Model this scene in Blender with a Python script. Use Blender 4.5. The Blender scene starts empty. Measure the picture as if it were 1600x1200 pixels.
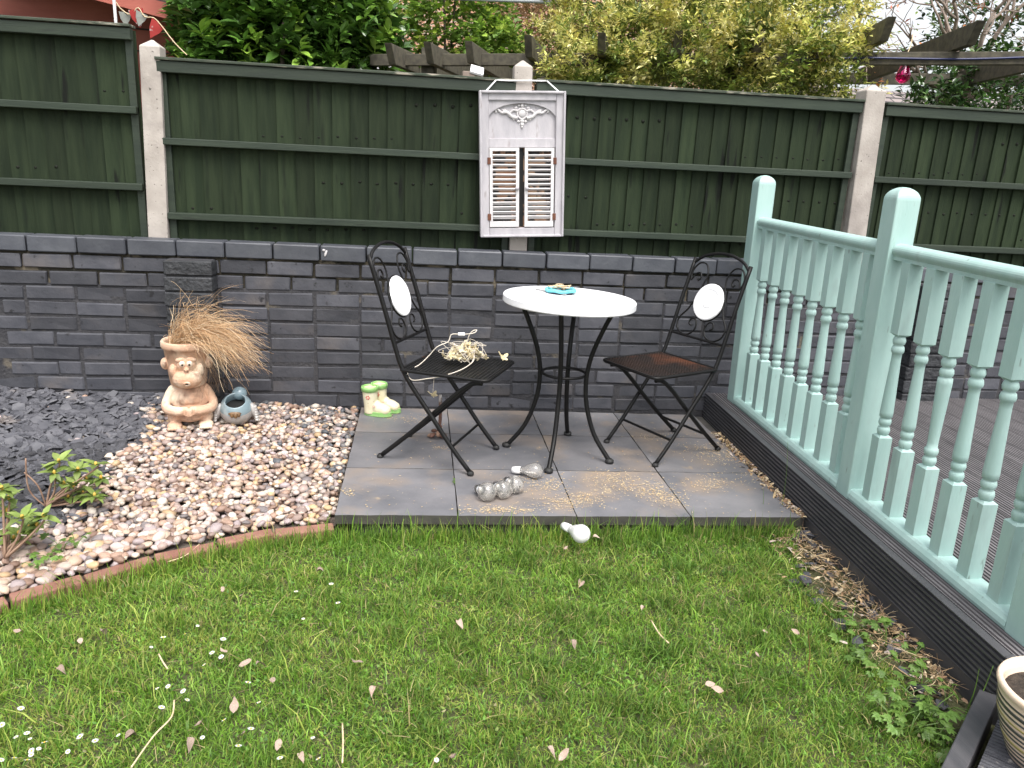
import bpy, bmesh, math, random
import numpy as np
from mathutils import Matrix, Vector, Euler
random.seed(7); rng = np.random.default_rng(11)
PI = math.pi
S = bpy.context.scene
COL = S.collection

# ------------------------------------------------------------------ camera
FPX = 1203.25
CAM = np.array([0.5412, -3.8899, 1.2648])
R = np.array([[0.9926965203691965, -0.11073860885944536, 0.047859993259132975],
              [0.11967665911687325, 0.9539638629716389, -0.27500990056151],
              [-0.01520249024052308, 0.27872909545309876, 0.9602494340734516]])
cam = bpy.data.cameras.new('camera'); cam.sensor_width = 36; cam.lens = 36*FPX/1600
cam.clip_start = .05; cam.clip_end = 400
cob = bpy.data.objects.new('camera', cam); COL.objects.link(cob)
cob.matrix_world = Matrix(((R[0][0], R[2][0], -R[1][0], CAM[0]), (R[0][1], R[2][1], -R[1][1], CAM[1]),
                           (R[0][2], R[2][2], -R[1][2], CAM[2]), (0, 0, 0, 1)))
S.camera = cob
S.render.resolution_x = 1024; S.render.resolution_y = 768
# ------------------------------------------------------------------ sky, sun, exposure
SUN_EL, SUN_AZ = math.radians(62), math.radians(168)       # azimuth clockwise from +Y
W = bpy.data.worlds.new('World'); S.world = W; W.use_nodes = True
nt = W.node_tree; bg = nt.nodes['Background']
sky = nt.nodes.new('ShaderNodeTexSky'); sky.sky_type = 'NISHITA'; sky.sun_disc = False
sky.sun_elevation = SUN_EL; sky.sun_rotation = SUN_AZ; sky.air_density = 1.0; sky.dust_density = 4.0
hs = nt.nodes.new('ShaderNodeHueSaturation'); hs.inputs['Saturation'].default_value = .22   # overcast: nearly colourless
nt.links.new(sky.outputs[0], hs.inputs['Color']); nt.links.new(hs.outputs[0], bg.inputs['Color'])
bg.inputs['Strength'].default_value = .15
sl = bpy.data.lights.new('sun', 'SUN'); sl.energy = 1.5; sl.angle = math.radians(38); sl.color = (1, .95, .88)
so = bpy.data.objects.new('sun', sl); COL.objects.link(so)
sd = Vector((math.sin(SUN_AZ)*math.cos(SUN_EL), math.cos(SUN_AZ)*math.cos(SUN_EL), math.sin(SUN_EL)))
so.rotation_euler = sd.to_track_quat('Z', 'Y').to_euler(); so.location = (0, -6, 8)
S.view_settings.view_transform = 'Standard'; S.view_settings.look = 'None'
S.view_settings.gamma = 1; S.view_settings.exposure = 1.08

# ------------------------------------------------------------------ helpers
def ray(u, v): return R.T @ np.array([(u-800)/FPX, 1, (600-v)/FPX])
def atz(u, v, z):
    d = ray(u, v); return CAM + d*((z-CAM[2])/d[2])
def aty(u, v, y):
    d = ray(u, v); return CAM + d*((y-CAM[1])/d[1])
def rotm(rx=0, ry=0, rz=0): return np.array(Euler((rx, ry, rz)).to_matrix())
def align(d, up=(0, 0, 1)):
    d = np.array(d, float); d /= np.linalg.norm(d)
    return np.array(Vector(d).to_track_quat('Z', 'Y').to_matrix())
def vn(x, y, s=0.0):
    return (np.sin(x*1.7+y*2.3+s)+np.sin(x*3.1-y*1.3+s*2.1)+np.sin(-x*.7+y*4.1+s*.7)+np.sin(x*5.3+y*.9+s*1.3)+np.sin(x*2.2+y*6.1+s*3))/5

class MB:
    def __init__(s): s.v = []; s.f = []; s.n = 0
    def add(s, v, f):
        v = np.asarray(v, float).reshape(-1, 3); s.v.append(v)
        s.f += [tuple(i+s.n for i in q) for q in f]; s.n += len(v); return s
    def box(s, c, d, rot=None, off=None):
        x, y, z = [q/2 for q in d]
        v = np.array([(-x,-y,-z),(x,-y,-z),(x,y,-z),(-x,y,-z),(-x,-y,z),(x,-y,z),(x,y,z),(-x,y,z)])
        if off is not None: v = v+np.array(off)
        if rot is not None: v = v@rot.T
        return s.add(v+np.array(c), [(3,2,1,0),(4,5,6,7),(0,1,5,4),(1,2,6,5),(2,3,7,6),(3,0,4,7)])
    def tube(s, pts, r, n=8, cap=True, closed=False, flat=1.0):
        P = np.array(pts, float); m = len(P)
        rr = np.full(m, r) if np.isscalar(r) else np.array(r, float)
        T = np.roll(P, -1, 0)-np.roll(P, 1, 0) if closed else np.gradient(P, axis=0)
        T /= np.linalg.norm(T, axis=1)[:, None]+1e-12
        a = np.array([0, 0, 1.]) if abs(T[0][2]) < .9 else np.array([1., 0, 0])
        u = np.cross(T[0], a); u /= np.linalg.norm(u); V = []
        for i in range(m):
            u = u-T[i]*(u@T[i]); u /= np.linalg.norm(u)+1e-12; w = np.cross(T[i], u)
            for k in range(n):
                t = 2*PI*k/n; V.append(P[i]+rr[i]*(math.cos(t)*u+flat*math.sin(t)*w))
        F = []
        for i in range(m if closed else m-1):
            j = (i+1) % m
            for k in range(n):
                l = (k+1) % n; F.append((i*n+k, i*n+l, j*n+l, j*n+k))
        if cap and not closed:
            F.append(tuple(range(n-1, -1, -1))); F.append(tuple((m-1)*n+k for k in range(n)))
        return s.add(V, F)
    def lathe(s, prof, n=24, c=(0,0,0), rot=None, cap=False):
        V = []; F = []; m = len(prof)
        for r, z in prof:
            for k in range(n):
                t = 2*PI*k/n; V.append((r*math.cos(t), r*math.sin(t), z))
        for i in range(m-1):
            for k in range(n):
                l = (k+1) % n; F.append((i*n+k, i*n+l, (i+1)*n+l, (i+1)*n+k))
        if cap: F.append(tuple(range(n-1, -1, -1))); F.append(tuple((m-1)*n+k for k in range(n)))
        V = np.array(V)
        if rot is not None: V = V@rot.T
        return s.add(V+np.array(c), F)
    def ell(s, c, r, rot=None, n=14, m=9):
        pr = [(max(math.sin(PI*i/m), 1e-3), -math.cos(PI*i/m)) for i in range(m+1)]
        V = []; F = []
        for a, z in pr:
            for k in range(n):
                t = 2*PI*k/n; V.append((a*math.cos(t)*r[0], a*math.sin(t)*r[1], z*r[2]))
        for i in range(m):
            for k in range(n):
                l = (k+1) % n; F.append((i*n+k, i*n+l, (i+1)*n+l, (i+1)*n+k))
        F.append(tuple(range(n-1, -1, -1))); F.append(tuple(m*n+k for k in range(n)))
        V = np.array(V)
        if rot is not None: V = V@rot.T
        return s.add(V+np.array(c), F)
    def prism(s, out, a, b, axis=2):
        """outline of 2D points extruded from a to b along axis"""
        n = len(out); V = []
        for h in (a, b):
            for p in out:
                q = [p[0], p[1]]; q.insert(axis, h); V.append(q)
        F = [tuple(range(n-1, -1, -1)), tuple(range(n, 2*n))]+[(k, (k+1) % n, n+(k+1) % n, n+k) for k in range(n)]
        return s.add(V, F)
    def xf(s, rot=None, t=(0,0,0), sc=1):
        V = np.concatenate(s.v)*sc
        if rot is not None: V = V@np.array(rot).T
        s.v = [V+np.array(t)]; return s
    def mesh(s, name, shift=None, smooth=False):
        V = np.concatenate(s.v)
        if shift is not None: V = V-shift
        me = bpy.data.meshes.new(name); me.from_pydata(V.tolist(), [], s.f)
        bm = bmesh.new(); bm.from_mesh(me); bmesh.ops.recalc_face_normals(bm, faces=bm.faces); bm.to_mesh(me); bm.free()
        if smooth:
            me.polygons.foreach_set('use_smooth', [True]*len(me.polygons))
        me.update(); return me

def wloc(o):
    p = np.zeros(3)
    while o is not None: p += np.array(o.location); o = o.parent
    return p
def put(name, me, m, parent=None, loc=(0,0,0), rot=(0,0,0)):
    o = bpy.data.objects.new(name, me); COL.objects.link(o)
    if m is not None and not me.materials: me.materials.append(m)
    o.parent = parent; o.location = loc; o.rotation_euler = rot
    return o
def part(name, mb, m, parent, smooth=False, bevel=0, seg=2, local=False):
    sh = None if local else wloc(parent)
    o = put(name, mb.mesh(name, sh, smooth), m, parent)
    if bevel:
        b = o.modifiers.new('bevel', 'BEVEL'); b.width = bevel; b.segments = seg; b.limit_method = 'ANGLE'; b.angle_limit = math.radians(40)
    return o
def tag(o, label, cat, group=None):
    o['label'] = label; o['category'] = cat
    if group: o['group'] = group
    return o
def thing(name, label, cat, loc=(0,0,0), rz=0, group=None):
    o = bpy.data.objects.new(name, None); COL.objects.link(o); o.empty_display_size = .1
    o.location = [float(q) for q in loc]; o.rotation_euler = (0, 0, rz); return tag(o, label, cat, group)
def single(name, mb, m, label, cat, loc, group=None, smooth=False, bevel=0):
    loc = np.array(loc, float); o = put(name, mb.mesh(name, loc, smooth), m, None, loc.tolist())
    if bevel:
        b = o.modifiers.new('bevel', 'BEVEL'); b.width = bevel; b.segments = 2; b.limit_method = 'ANGLE'
    return tag(o, label, cat, group)
def copy_tree(o, parent=None):
    c = o.copy(); COL.objects.link(c); c.parent = parent
    for ch in o.children: copy_tree(ch, c)
    return c
def bigmesh(name, V, faces, cols=None, smooth=False):
    """numpy mesh: V (n,3), faces (m,k) constant k, cols (n,3) per vertex"""
    me = bpy.data.meshes.new(name); V = np.ascontiguousarray(V, np.float32); F = np.ascontiguousarray(faces, np.int32)
    m, k = F.shape
    me.vertices.add(len(V)); me.vertices.foreach_set('co', V.ravel())
    me.loops.add(m*k); me.loops.foreach_set('vertex_index', F.ravel())
    me.polygons.add(m); me.polygons.foreach_set('loop_start', np.arange(0, m*k, k, dtype=np.int32))
    if smooth: me.polygons.foreach_set('use_smooth', np.ones(m, bool))
    me.update(calc_edges=True)
    if cols is not None:
        a = me.color_attributes.new('Col', 'FLOAT_COLOR', 'POINT')
        a.data.foreach_set('color', np.concatenate([cols, np.ones((len(cols), 1))], 1).astype(np.float32).ravel())
    return me
def smooth_path(P, k=6, closed=False):
    P = [np.array(p, float) for p in P]; out = []; n = len(P)
    for i in range(n if closed else n-1):
        g = lambda j: P[j % n] if closed else P[min(max(j, 0), n-1)]
        a, b, c, d = g(i-1), g(i), g(i+1), g(i+2)
        for q in range(k):
            t = q/k; out.append(.5*((2*b)+(c-a)*t+(2*a-5*b+4*c-d)*t*t+(3*b-a-3*c+d)*t**3))
    if not closed: out.append(P[-1])
    return out

# ------------------------------------------------------------------ materials
def pm(name, c1, c2=None, scale=6, rough=.6, bump=0, bscale=60, rnd=0, metal=0, stretch=(1,1,1), lo=.35, hi=.65,
       c3=None, s3=3, lo3=.6, hi3=.7, attr=False, translucent=0, spec=.5, rough2=None, coat=0, voro=0, gen=False, c4=None, s4=40, lo4=.62, hi4=.66):
    m = bpy.data.materials.new(name); m.use_nodes = True; t = m.node_tree; N = t.nodes; L = t.links
    b = N['Principled BSDF']; b.inputs['Roughness'].default_value = rough; b.inputs['Metallic'].default_value = metal
    b.inputs['Specular IOR Level'].default_value = spec
    if coat: b.inputs['Coat Weight'].default_value = coat; b.inputs['Coat Roughness'].default_value = .15
    tc = N.new('ShaderNodeTexCoord'); oi = N.new('ShaderNodeObjectInfo')
    va = N.new('ShaderNodeVectorMath'); va.operation = 'MULTIPLY'; va.inputs[1].default_value = stretch
    L.new(tc.outputs['Generated' if gen else 'Object'], va.inputs[0])
    of = N.new('ShaderNodeVectorMath'); of.operation = 'SCALE'; of.inputs[0].default_value = (37, 51, 23); L.new(oi.outputs['Random'], of.inputs['Scale'])
    vv = N.new('ShaderNodeVectorMath'); L.new(va.outputs[0], vv.inputs[0]); L.new(of.outputs[0], vv.inputs[1])
    vec = vv.outputs[0]
    def noise(sc, det=6):
        n = N.new('ShaderNodeTexNoise'); n.inputs['Scale'].default_value = sc; n.inputs['Detail'].default_value = det; L.new(vec, n.inputs['Vector']); return n.outputs['Fac']
    def ramp(fac, a, bb):
        r = N.new('ShaderNodeMapRange'); r.inputs[1].default_value = a; r.inputs[2].default_value = bb; L.new(fac, r.inputs[0]); return r.outputs[0]
    def mixc(fac, a, bcol):
        x = N.new('ShaderNodeMix'); x.data_type = 'RGBA'; L.new(fac, x.inputs[0])
        for idx, c in ((6, a), (7, bcol)):
            if isinstance(c, tuple): x.inputs[idx].default_value = (*c, 1)
            else: L.new(c, x.inputs[idx])
        return x.outputs[2]
    if attr:
        a = N.new('ShaderNodeAttribute'); a.attribute_name = 'Col'; col = a.outputs['Color']
        if c2 is not None:
            col = mixc(ramp(noise(scale), lo, hi), col, c2)
    else:
        col = c1
        if c2 is not None: col = mixc(ramp(noise(scale), lo, hi), c1, c2)
    if c3 is not None: col = mixc(ramp(noise(s3, 8), lo3, hi3), col, c3)
    if c4 is not None: col = mixc(ramp(noise(s4, 3), lo4, hi4), col, c4)
    if rnd:
        h = N.new('ShaderNodeHueSaturation')
        r = N.new('ShaderNodeMapRange'); r.inputs[3].default_value = 1-rnd; r.inputs[4].default_value = 1+rnd; L.new(oi.outputs['Random'], r.inputs[0])
        L.new(r.outputs[0], h.inputs['Value'])
        if isinstance(col, tuple): h.inputs['Color'].default_value = (*col, 1)
        else: L.new(col, h.inputs['Color'])
        col = h.outputs[0]
    if isinstance(col, tuple): b.inputs['Base Color'].default_value = (*col, 1)
    else: L.new(col, b.inputs['Base Color'])
    if rough2 is not None:
        rr = N.new('ShaderNodeMapRange'); rr.inputs[1].default_value = .3; rr.inputs[2].default_value = .7; rr.inputs[3].default_value = rough; rr.inputs[4].default_value = rough2
        L.new(noise(scale*2.3), rr.inputs[0]); L.new(rr.outputs[0], b.inputs['Roughness'])
    if bump:
        bn = N.new('ShaderNodeBump'); bn.inputs['Strength'].default_value = 1; bn.inputs['Distance'].default_value = bump
        L.new(noise(bscale, 8), bn.inputs['Height']); L.new(bn.outputs[0], b.inputs['Normal'])
    if translucent:
        tr = N.new('ShaderNodeBsdfTranslucent'); ms = N.new('ShaderNodeMixShader'); ms.inputs[0].default_value = translucent
        if isinstance(col, tuple): tr.inputs[0].default_value = (*col, 1)
        else: L.new(col, tr.inputs[0])
        L.new(b.outputs[0], ms.inputs[1]); L.new(tr.outputs[0], ms.inputs[2]); L.new(ms.outputs[0], N['Material Output'].inputs[0])
    return m

M = {}
M['brick'] = pm('painted_brick', (.040,.042,.052), (.062,.063,.074), 9, .6, .0025, 45, .3, c3=(.10,.088,.084), s3=4, lo3=.58, hi3=.8, rough2=.8, c4=(.015,.015,.018), s4=26, lo4=.66, hi4=.72)
M['capbrick'] = pm('painted_cap_brick', (.052,.056,.069), (.076,.081,.094), 10, .5, .0015, 60, .12, c3=(.095,.095,.10), s3=7, lo3=.62, hi3=.75)
M['rough_brick'] = pm('rough_painted_brick', (.022,.024,.028), (.038,.04,.045), 14, .65, .012, 45, .2)
M['mortar'] = pm('painted_mortar', (.026,.026,.031), (.045,.044,.048), 12, .8, .006, 70, c3=(.11,.095,.075), s3=7, lo3=.62, hi3=.70)
M['mortar_bare'] = pm('weathered_mortar', (.022,.020,.015), (.045,.038,.026), 9, .9, .008, 60, c3=(.15,.125,.09), s3=8, lo3=.56, hi3=.66, c4=(.012,.011,.008), s4=14, lo4=.58, hi4=.66)
M['fence'] = pm('green_stained_board', (.0120,.0205,.0098), (.0225,.0340,.0162), 3.2, .75, .002, 14, .24, stretch=(9,9,1), c3=(.008,.011,.007), s3=2.6, lo3=.62, hi3=.76, spec=.2, c4=(.005,.007,.0045), s4=1.7, lo4=.66, hi4=.70)
M['rail_wood'] = pm('green_stained_rail', (.0135,.0235,.0145), (.024,.037,.022), 3, .62, .001, 20, .12, stretch=(1,9,9), c3=(.01,.014,.01), s3=3, lo3=.64, hi3=.74)
M['knot'] = pm('dark_knot', (.006,.008,.005), (.012,.014,.009), 60, .7, spec=.2)
M['capstrip'] = pm('worn_fence_capping', (.03,.045,.028), (.06,.07,.05), 7, .8, .001, 40, .1, stretch=(1.5,8,8), c3=(.34,.31,.25), s3=6, lo3=.55, hi3=.68)
M['concrete'] = pm('concrete_post', (.33,.295,.265), (.43,.39,.355), 9, .9, .0016, 90, .05, c3=(.24,.21,.195), s3=4, lo3=.58, hi3=.75, c4=(.10,.09,.08), s4=75, lo4=.68, hi4=.71)
M['concrete_dark'] = pm('concrete_low', (.22,.21,.2), (.3,.29,.28), 30, .9, .002, 90)
M['white_wood'] = pm('whitewashed_wood', (.36,.345,.37), (.46,.44,.46), 7, .7, .0008, 60, .05, stretch=(3,3,1), c3=(.28,.25,.25), s3=9, lo3=.62, hi3=.74)
M['slat'] = pm('whitewashed_slat', (.57,.55,.56), (.65,.63,.63), 8, .65, .0006, 60, .06, c3=(.5,.42,.36), s3=16, lo3=.66, hi3=.78)
M['terra_back'] = pm('raw_panel', (.36,.19,.11), (.55,.38,.26), 10, .8, c3=(.04,.035,.035), s3=20, lo3=.45, hi3=.52)
M['rust'] = pm('rusted_hinge', (.10,.035,.02), (.16,.06,.03), 40, .8)
M['moulding'] = pm('white_moulding', (.5,.48,.49), (.58,.56,.56), 20, .6)
M['black_iron'] = pm('black_iron', (.005,.005,.0055), (.008,.0075,.0075), 30, .45, .0004, 120, c3=(.10,.05,.03), s3=18, lo3=.73, hi3=.78, spec=.25)
M['rust_mesh'] = pm('rusty_seat_mesh', (.014,.011,.010), (.03,.016,.012), 8, .65, .0003, 100, c3=(.11,.04,.02), s3=5, lo3=.50, hi3=.66)
M['black_mesh'] = pm('black_seat_mesh', (.008,.008,.009), (.014,.014,.015), 20, .45)
M['rubber'] = pm('black_rubber', (.012,.012,.012), (.02,.02,.02), 30, .6)
M['table_white'] = pm('white_painted_top', (.80,.80,.83), (.84,.84,.86), 9, .42, .0003, 30, c3=(.70,.70,.72), s3=8, lo3=.66, hi3=.78)
M['disc_white'] = pm('white_disc', (.76,.76,.79), (.83,.83,.84), 30, .55, .0012, 70)
M['aqua'] = pm('aqua_paint', (.335,.495,.465), (.385,.54,.51), 5, .42, .0007, 40, .05, stretch=(3,3,.8), c3=(.26,.36,.345), s3=5, lo3=.58, hi3=.82, rough2=.6, c4=(.21,.27,.245), s4=19, lo4=.69, hi4=.78)
M['deck'] = pm('grey_deck_board', (.104,.098,.103), (.150,.141,.147), 5, .7, .0006, 50, .12, stretch=(6,1,6), c3=(.17,.145,.145), s3=3, lo3=.62, hi3=.8)
M['deck_dark'] = pm('dark_fascia', (.050,.050,.056), (.074,.072,.078), 5, .55, .0006, 50, .08, stretch=(6,1,6), c3=(.13,.125,.125), s3=7, lo3=.68, hi3=.74)
M['deck_old'] = pm('weathered_deck_board', (.07,.07,.082), (.11,.11,.122), 8, .7, .001, 50, .1, stretch=(5,5,5), c3=(.42,.39,.36), s3=4.5, lo3=.62, hi3=.68)
M['slab'] = pm('slate_slab', (.105,.107,.118), (.180,.175,.184), 3.5, .6, .006, 12, .14, c3=(.235,.19,.155), s3=3.2, lo3=.50, hi3=.70, c4=(.30,.24,.17), s4=9, lo4=.68, hi4=.76, rough2=.5)
M['slab_side'] = pm('shaded_mossy_slab_edge', (.035,.034,.030), (.065,.060,.048), 14, .85, .003, 40)  # side faces coloured darker than the top: painted-in shade plus moss and dirt
M['slab_base'] = pm('patio_base', (.05,.048,.046), (.085,.078,.07), 10, .9)
M['bed_soil'] = pm('bed_soil', (.07,.055,.045), (.12,.095,.08), 25, .95, .01, 60)
M['soil'] = pm('lawn_soil', (.05,.055,.022), (.085,.085,.036), 14, .95, .01, 50)
M['ground'] = pm('ground', (.06,.07,.035), (.09,.09,.05), 3, .95)
M['pebble'] = pm('pebble', (.5,.4,.3), (.55,.47,.4), 30, .55, .001, 120, attr=True, lo=.55, hi=.9)
PEB = [tuple(q*.84 for q in c) for c in [(.50,.36,.27), (.56,.43,.33), (.44,.29,.22), (.62,.53,.44), (.62,.55,.48), (.36,.27,.24), (.40,.33,.33), (.52,.42,.38), (.30,.22,.19), (.55,.38,.22), (.60,.47,.40), (.25,.16,.12), (.22,.19,.19)]]
PEBM = [pm('pebble_tone', c, tuple(min(1, q*1.12) for q in c), 30, .5, .001, 90, .15, c3=tuple(q*.7 for q in c), s3=20, lo3=.6, hi3=.8) for c in PEB]
DPEB = [(.075,.08,.09), (.10,.105,.118), (.15,.14,.14), (.20,.17,.155)]
DPEBM = [pm('dark_pebble_tone', c, tuple(q*1.3 for q in c), 30, .5, .001, 90, .15) for c in DPEB]
M['slate'] = pm('slate_chip', (.050,.051,.060), (.085,.085,.096), 12, .6, .002, 60, .5, c3=(.15,.125,.11), s3=6, lo3=.62, hi3=.75)
M['edging'] = pm('terracotta_brick', (.21,.095,.07), (.29,.15,.11), 14, .85, .003, 60, .15, c3=(.22,.16,.11), s3=7, lo3=.6, hi3=.75)
M['leafattr'] = pm('foliage', (.1,.2,.05), None, attr=True, rough=.45, translucent=.25)
M['laurel'] = pm('laurel_leaf', (.1,.2,.05), None, attr=True, rough=.22, translucent=.12, spec=.8)
M['grass'] = pm('grass_blade', (.1,.2,.05), None, attr=True, rough=.5, translucent=.45, spec=.35)
M['bark'] = pm('bark', (.06,.045,.035), (.11,.085,.065), 12, .9, .004, 40, stretch=(4,4,1))
M['grey_bark'] = pm('grey_bark', (.22,.17,.14), (.32,.26,.22), 12, .9, .003, 40)
M['pergola'] = pm('weathered_pergola_wood', (.065,.058,.044), (.12,.108,.076), 5, .85, .002, 40, .2, stretch=(5,5,5), c3=(.14,.125,.085), s3=4, lo3=.55, hi3=.75)
M['terra'] = pm('pale_terracotta', (.52,.32,.21), (.63,.42,.30), 10, .85, .004, 70, c3=(.68,.56,.43), s3=9, lo3=.48, hi3=.62, c4=(.24,.135,.09), s4=18, lo4=.55, hi4=.72)
M['terra_eye'] = pm('eye_clay', (.70,.58,.46), (.74,.62,.5), 30, .6)
M['pupil'] = pm('pupil', (.03,.02,.015), None, rough=.5)
M['compost'] = pm('compost', (.02,.015,.011), (.05,.037,.027), 60, .95, .012, 90)
M['straw'] = pm('dry_strand', (.5,.32,.17), None, attr=True, rough=.7, translucent=.2)
M['bird_blue'] = pm('glazed_blue_grey', (.17,.25,.29), (.27,.34,.37), 9, .25, .001, 40, coat=.5, c3=(.40,.45,.46), s3=12, lo3=.6, hi3=.75)
M['bird_white'] = pm('glazed_white', (.36,.34,.33), (.46,.44,.42), 12, .35, .001, 60, coat=.3)
M['bird_brown'] = pm('glazed_brown', (.20,.115,.05), (.12,.07,.04), 30, .4)
M['dark'] = pm('dark_inside', (.012,.012,.012), None, rough=.8)
M['boot_cream'] = pm('cream_ceramic', (.72,.66,.42), (.76,.71,.52), 14, .3, 0, coat=.4, c3=(.66,.53,.33), s3=18, lo3=.58, hi3=.75, c4=(.45,.35,.2), s4=60, lo4=.72, hi4=.75)
M['boot_green'] = pm('green_ceramic', (.23,.45,.13), (.30,.53,.19), 14, .3, 0, coat=.4)
M['red'] = pm('red_petal', (.55,.03,.035), None, rough=.4)
M['pinkp'] = pm('pink_petal', (.72,.35,.33), None, rough=.4)
M['butter'] = pm('cream_plastic', (.78,.66,.40), (.80,.74,.56), 14, .4, 0, rnd=.1, translucent=.25)
M['cable'] = pm('clear_cable', (.62,.56,.48), None, rough=.35)
M['white_plastic'] = pm('white_plastic', (.82,.82,.82), None, rough=.35)
M['turq'] = pm('turquoise_yarn', (.10,.48,.56), (.2,.6,.66), 60, .8, .002, 90)
M['navy'] = pm('dark_blue_base', (.015,.02,.045), None, rough=.5)
M['cord'] = pm('pale_cord', (.58,.44,.27), (.66,.54,.36), 40, .8)
M['steel'] = pm('dull_steel', (.42,.41,.40), None, rough=.4, metal=.7)
M['chrome'] = pm('silver_cap', (.88,.87,.85), (.62,.60,.58), 24, .32, 0, metal=1.0)
M['filler'] = pm('frosted_core', (.80,.74,.66), (.86,.83,.78), 16, .5, 0, rnd=.06)
def glassm(name, col, rough=.03):
    m = pm(name, col, None, rough=rough); b = m.node_tree.nodes['Principled BSDF']
    b.inputs['Transmission Weight'].default_value = 1; b.inputs['IOR'].default_value = 1.45; return m
M['glass'] = glassm('dusty_glass', (1,.985,.96), .03); M['glass'].node_tree.nodes['Principled BSDF'].inputs['Transmission Weight'].default_value = .93; M['pinkglass'] = glassm('pink_glass', (.95,.12,.45), .02)
M['milk'] = glassm('milky_glass', (.95,.95,.94), .2); M['milk'].node_tree.nodes['Principled BSDF'].inputs['Transmission Weight'].default_value = .35
M['potclay'] = pm('cream_glaze', (.72,.55,.42), (.76,.62,.5), 10, .3, coat=.4)
M['red_wood'] = pm('red_painted_shed', (.34,.085,.06), (.42,.12,.085), 3, .6, .001, 30, .05, stretch=(1,4,4))
M['dark_wood'] = pm('dark_eaves', (.035,.02,.018), (.05,.03,.025), 5, .7)
M['house_white'] = pm('white_fascia', (.74,.74,.75), None, rough=.5)
M['cloth1'] = pm('bunting_grey', (.30,.32,.29), (.4,.42,.38), 12, .9, translucent=.2)
M['cloth2'] = pm('bunting_red', (.45,.05,.045), (.62,.5,.48), 18, .9, lo=.55, hi=.6, translucent=.2)
M['grey_pole'] = pm('grey_tube', (.30,.33,.37), None, rough=.4)
M['blue_hose'] = pm('blue_cable', (.012,.018,.08), None, rough=.4)
M['wshave'] = pm('wood_shavings', (.60,.43,.22), None, attr=True, rough=.85)
M['dryleaf'] = pm('dry_leaf', (.30,.21,.16), (.46,.36,.30), 30, .8, .001, 80, .25)
M['daisy_w'] = pm('daisy_white', (.85,.84,.86), None, rough=.6, translucent=.2)
M['daisy_y'] = pm('daisy_yellow', (.75,.50,.05), None, rough=.7)
M['stakec'] = pm('flaking_stake', (.10,.045,.03), (.16,.08,.06), 14, .7, .002, 60, c3=(.34,.33,.32), s3=9, lo3=.53, hi3=.6)
M['rhodo'] = pm('rhododendron_leaf', (.14,.215,.045), (.25,.32,.09), 12, .5, .0006, 40, .3, translucent=.2)
M['weed'] = pm('weed_leaf', (.085,.17,.028), (.14,.24,.045), 20, .5, 0, rnd=.25, translucent=.25)
M['dock'] = pm('dock_stem', (.22,.09,.04), None, rough=.7)
M['bud'] = pm('yellow_bud', (.55,.30,.04), (.6,.4,.08), 30, .6)
M['twig'] = pm('twig', (.22,.13,.09), (.3,.2,.14), 30, .8)
# brick wall and tile-roof patterns for the far house
def pattern(name, c1, c2, mort, scale, bw, rh, ms):
    m = bpy.data.materials.new(name); m.use_nodes = True; N = m.node_tree.nodes; L = m.node_tree.links
    tc = N.new('ShaderNodeTexCoord'); mp = N.new('ShaderNodeMapping'); mp.inputs['Rotation'].default_value = (PI/2, 0, 0)
    L.new(tc.outputs['Object'], mp.inputs[0]); b = N.new('ShaderNodeTexBrick'); L.new(mp.outputs[0], b.inputs[0])
    b.inputs['Color1'].default_value = (*c1, 1); b.inputs['Color2'].default_value = (*c2, 1); b.inputs['Mortar'].default_value = (*mort, 1)
    b.inputs['Scale'].default_value = scale; b.inputs['Brick Width'].default_value = bw; b.inputs['Row Height'].default_value = rh; b.inputs['Mortar Size'].default_value = ms
    L.new(b.outputs[0], N['Principled BSDF'].inputs[0]); N['Principled BSDF'].inputs['Roughness'].default_value = .9; return m
M['farbrick'] = pattern('orange_far_brick', (.46,.23,.15), (.54,.30,.2), (.52,.43,.36), 1, .225, .075, .008)
M['fartile'] = pattern('grey_roof_tile', (.20,.17,.165), (.26,.22,.21), (.05,.045,.045), 1, .3, .12, .02)

LZ = -.09            # lawn soil level
# ------------------------------------------------------------------ ground
def structure(o): o['kind'] = 'structure'; return o
g = MB(); g.add([(-60,-60,-.2),(60,-60,-.2),(60,90,-.2),(-60,90,-.2)], [(0,1,2,3)])
structure(put('ground', g.mesh('ground'), M['ground']))
g = MB(); n = 60; V = []; F = []
for j in range(n+1):
    for i in range(n+1):
        x = -3+5.15*i/n; y = -4.6+3.7*j/n; V.append((x, y, LZ+.008*float(vn(x*2, y*2))))
for j in range(n):
    for i in range(n): a = j*(n+1)+i; F.append((a, a+1, a+n+2, a+n+1))
g.add(V, F); lawn = structure(put('lawn_soil', g.mesh('lawn_soil', smooth=True), M['soil']))

# ------------------------------------------------------------------ garden wall
ZT = .834
def bevbox(d, bev, jit, seed, chip=False):
    r = random.Random(seed); bm = bmesh.new(); bmesh.ops.create_cube(bm, size=1)
    bmesh.ops.scale(bm, vec=d, verts=bm.verts)
    bmesh.ops.bevel(bm, geom=bm.edges[:], offset=bev, segments=1, affect='EDGES')
    for v in bm.verts: v.co += Vector([r.uniform(-jit, jit) for _ in range(3)])
    if chip:
        cx, cz = r.choice((-1, 1)), r.choice((-1, 1))
        for v in bm.verts:
            if v.co.x*cx > d[0]*.4 and v.co.z*cz > 0 and v.co.y < 0: v.co.x -= cx*.014; v.co.z -= cz*.009; v.co.y += .012
    me = bpy.data.meshes.new('brick'); bm.to_mesh(me); bm.free(); return me
core = MB().box((1.05, .0515, .22), (7.6, .093, .78)).box((-.553, -.04, .29), (.205, .10, .92)).box((3.295, -.04, .29), (.205, .10, .92))
wall = put('garden_wall', core.mesh('garden_wall', np.array((1.35, .05, 0))), M['mortar'], None, (1.35, .05, 0))
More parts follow.
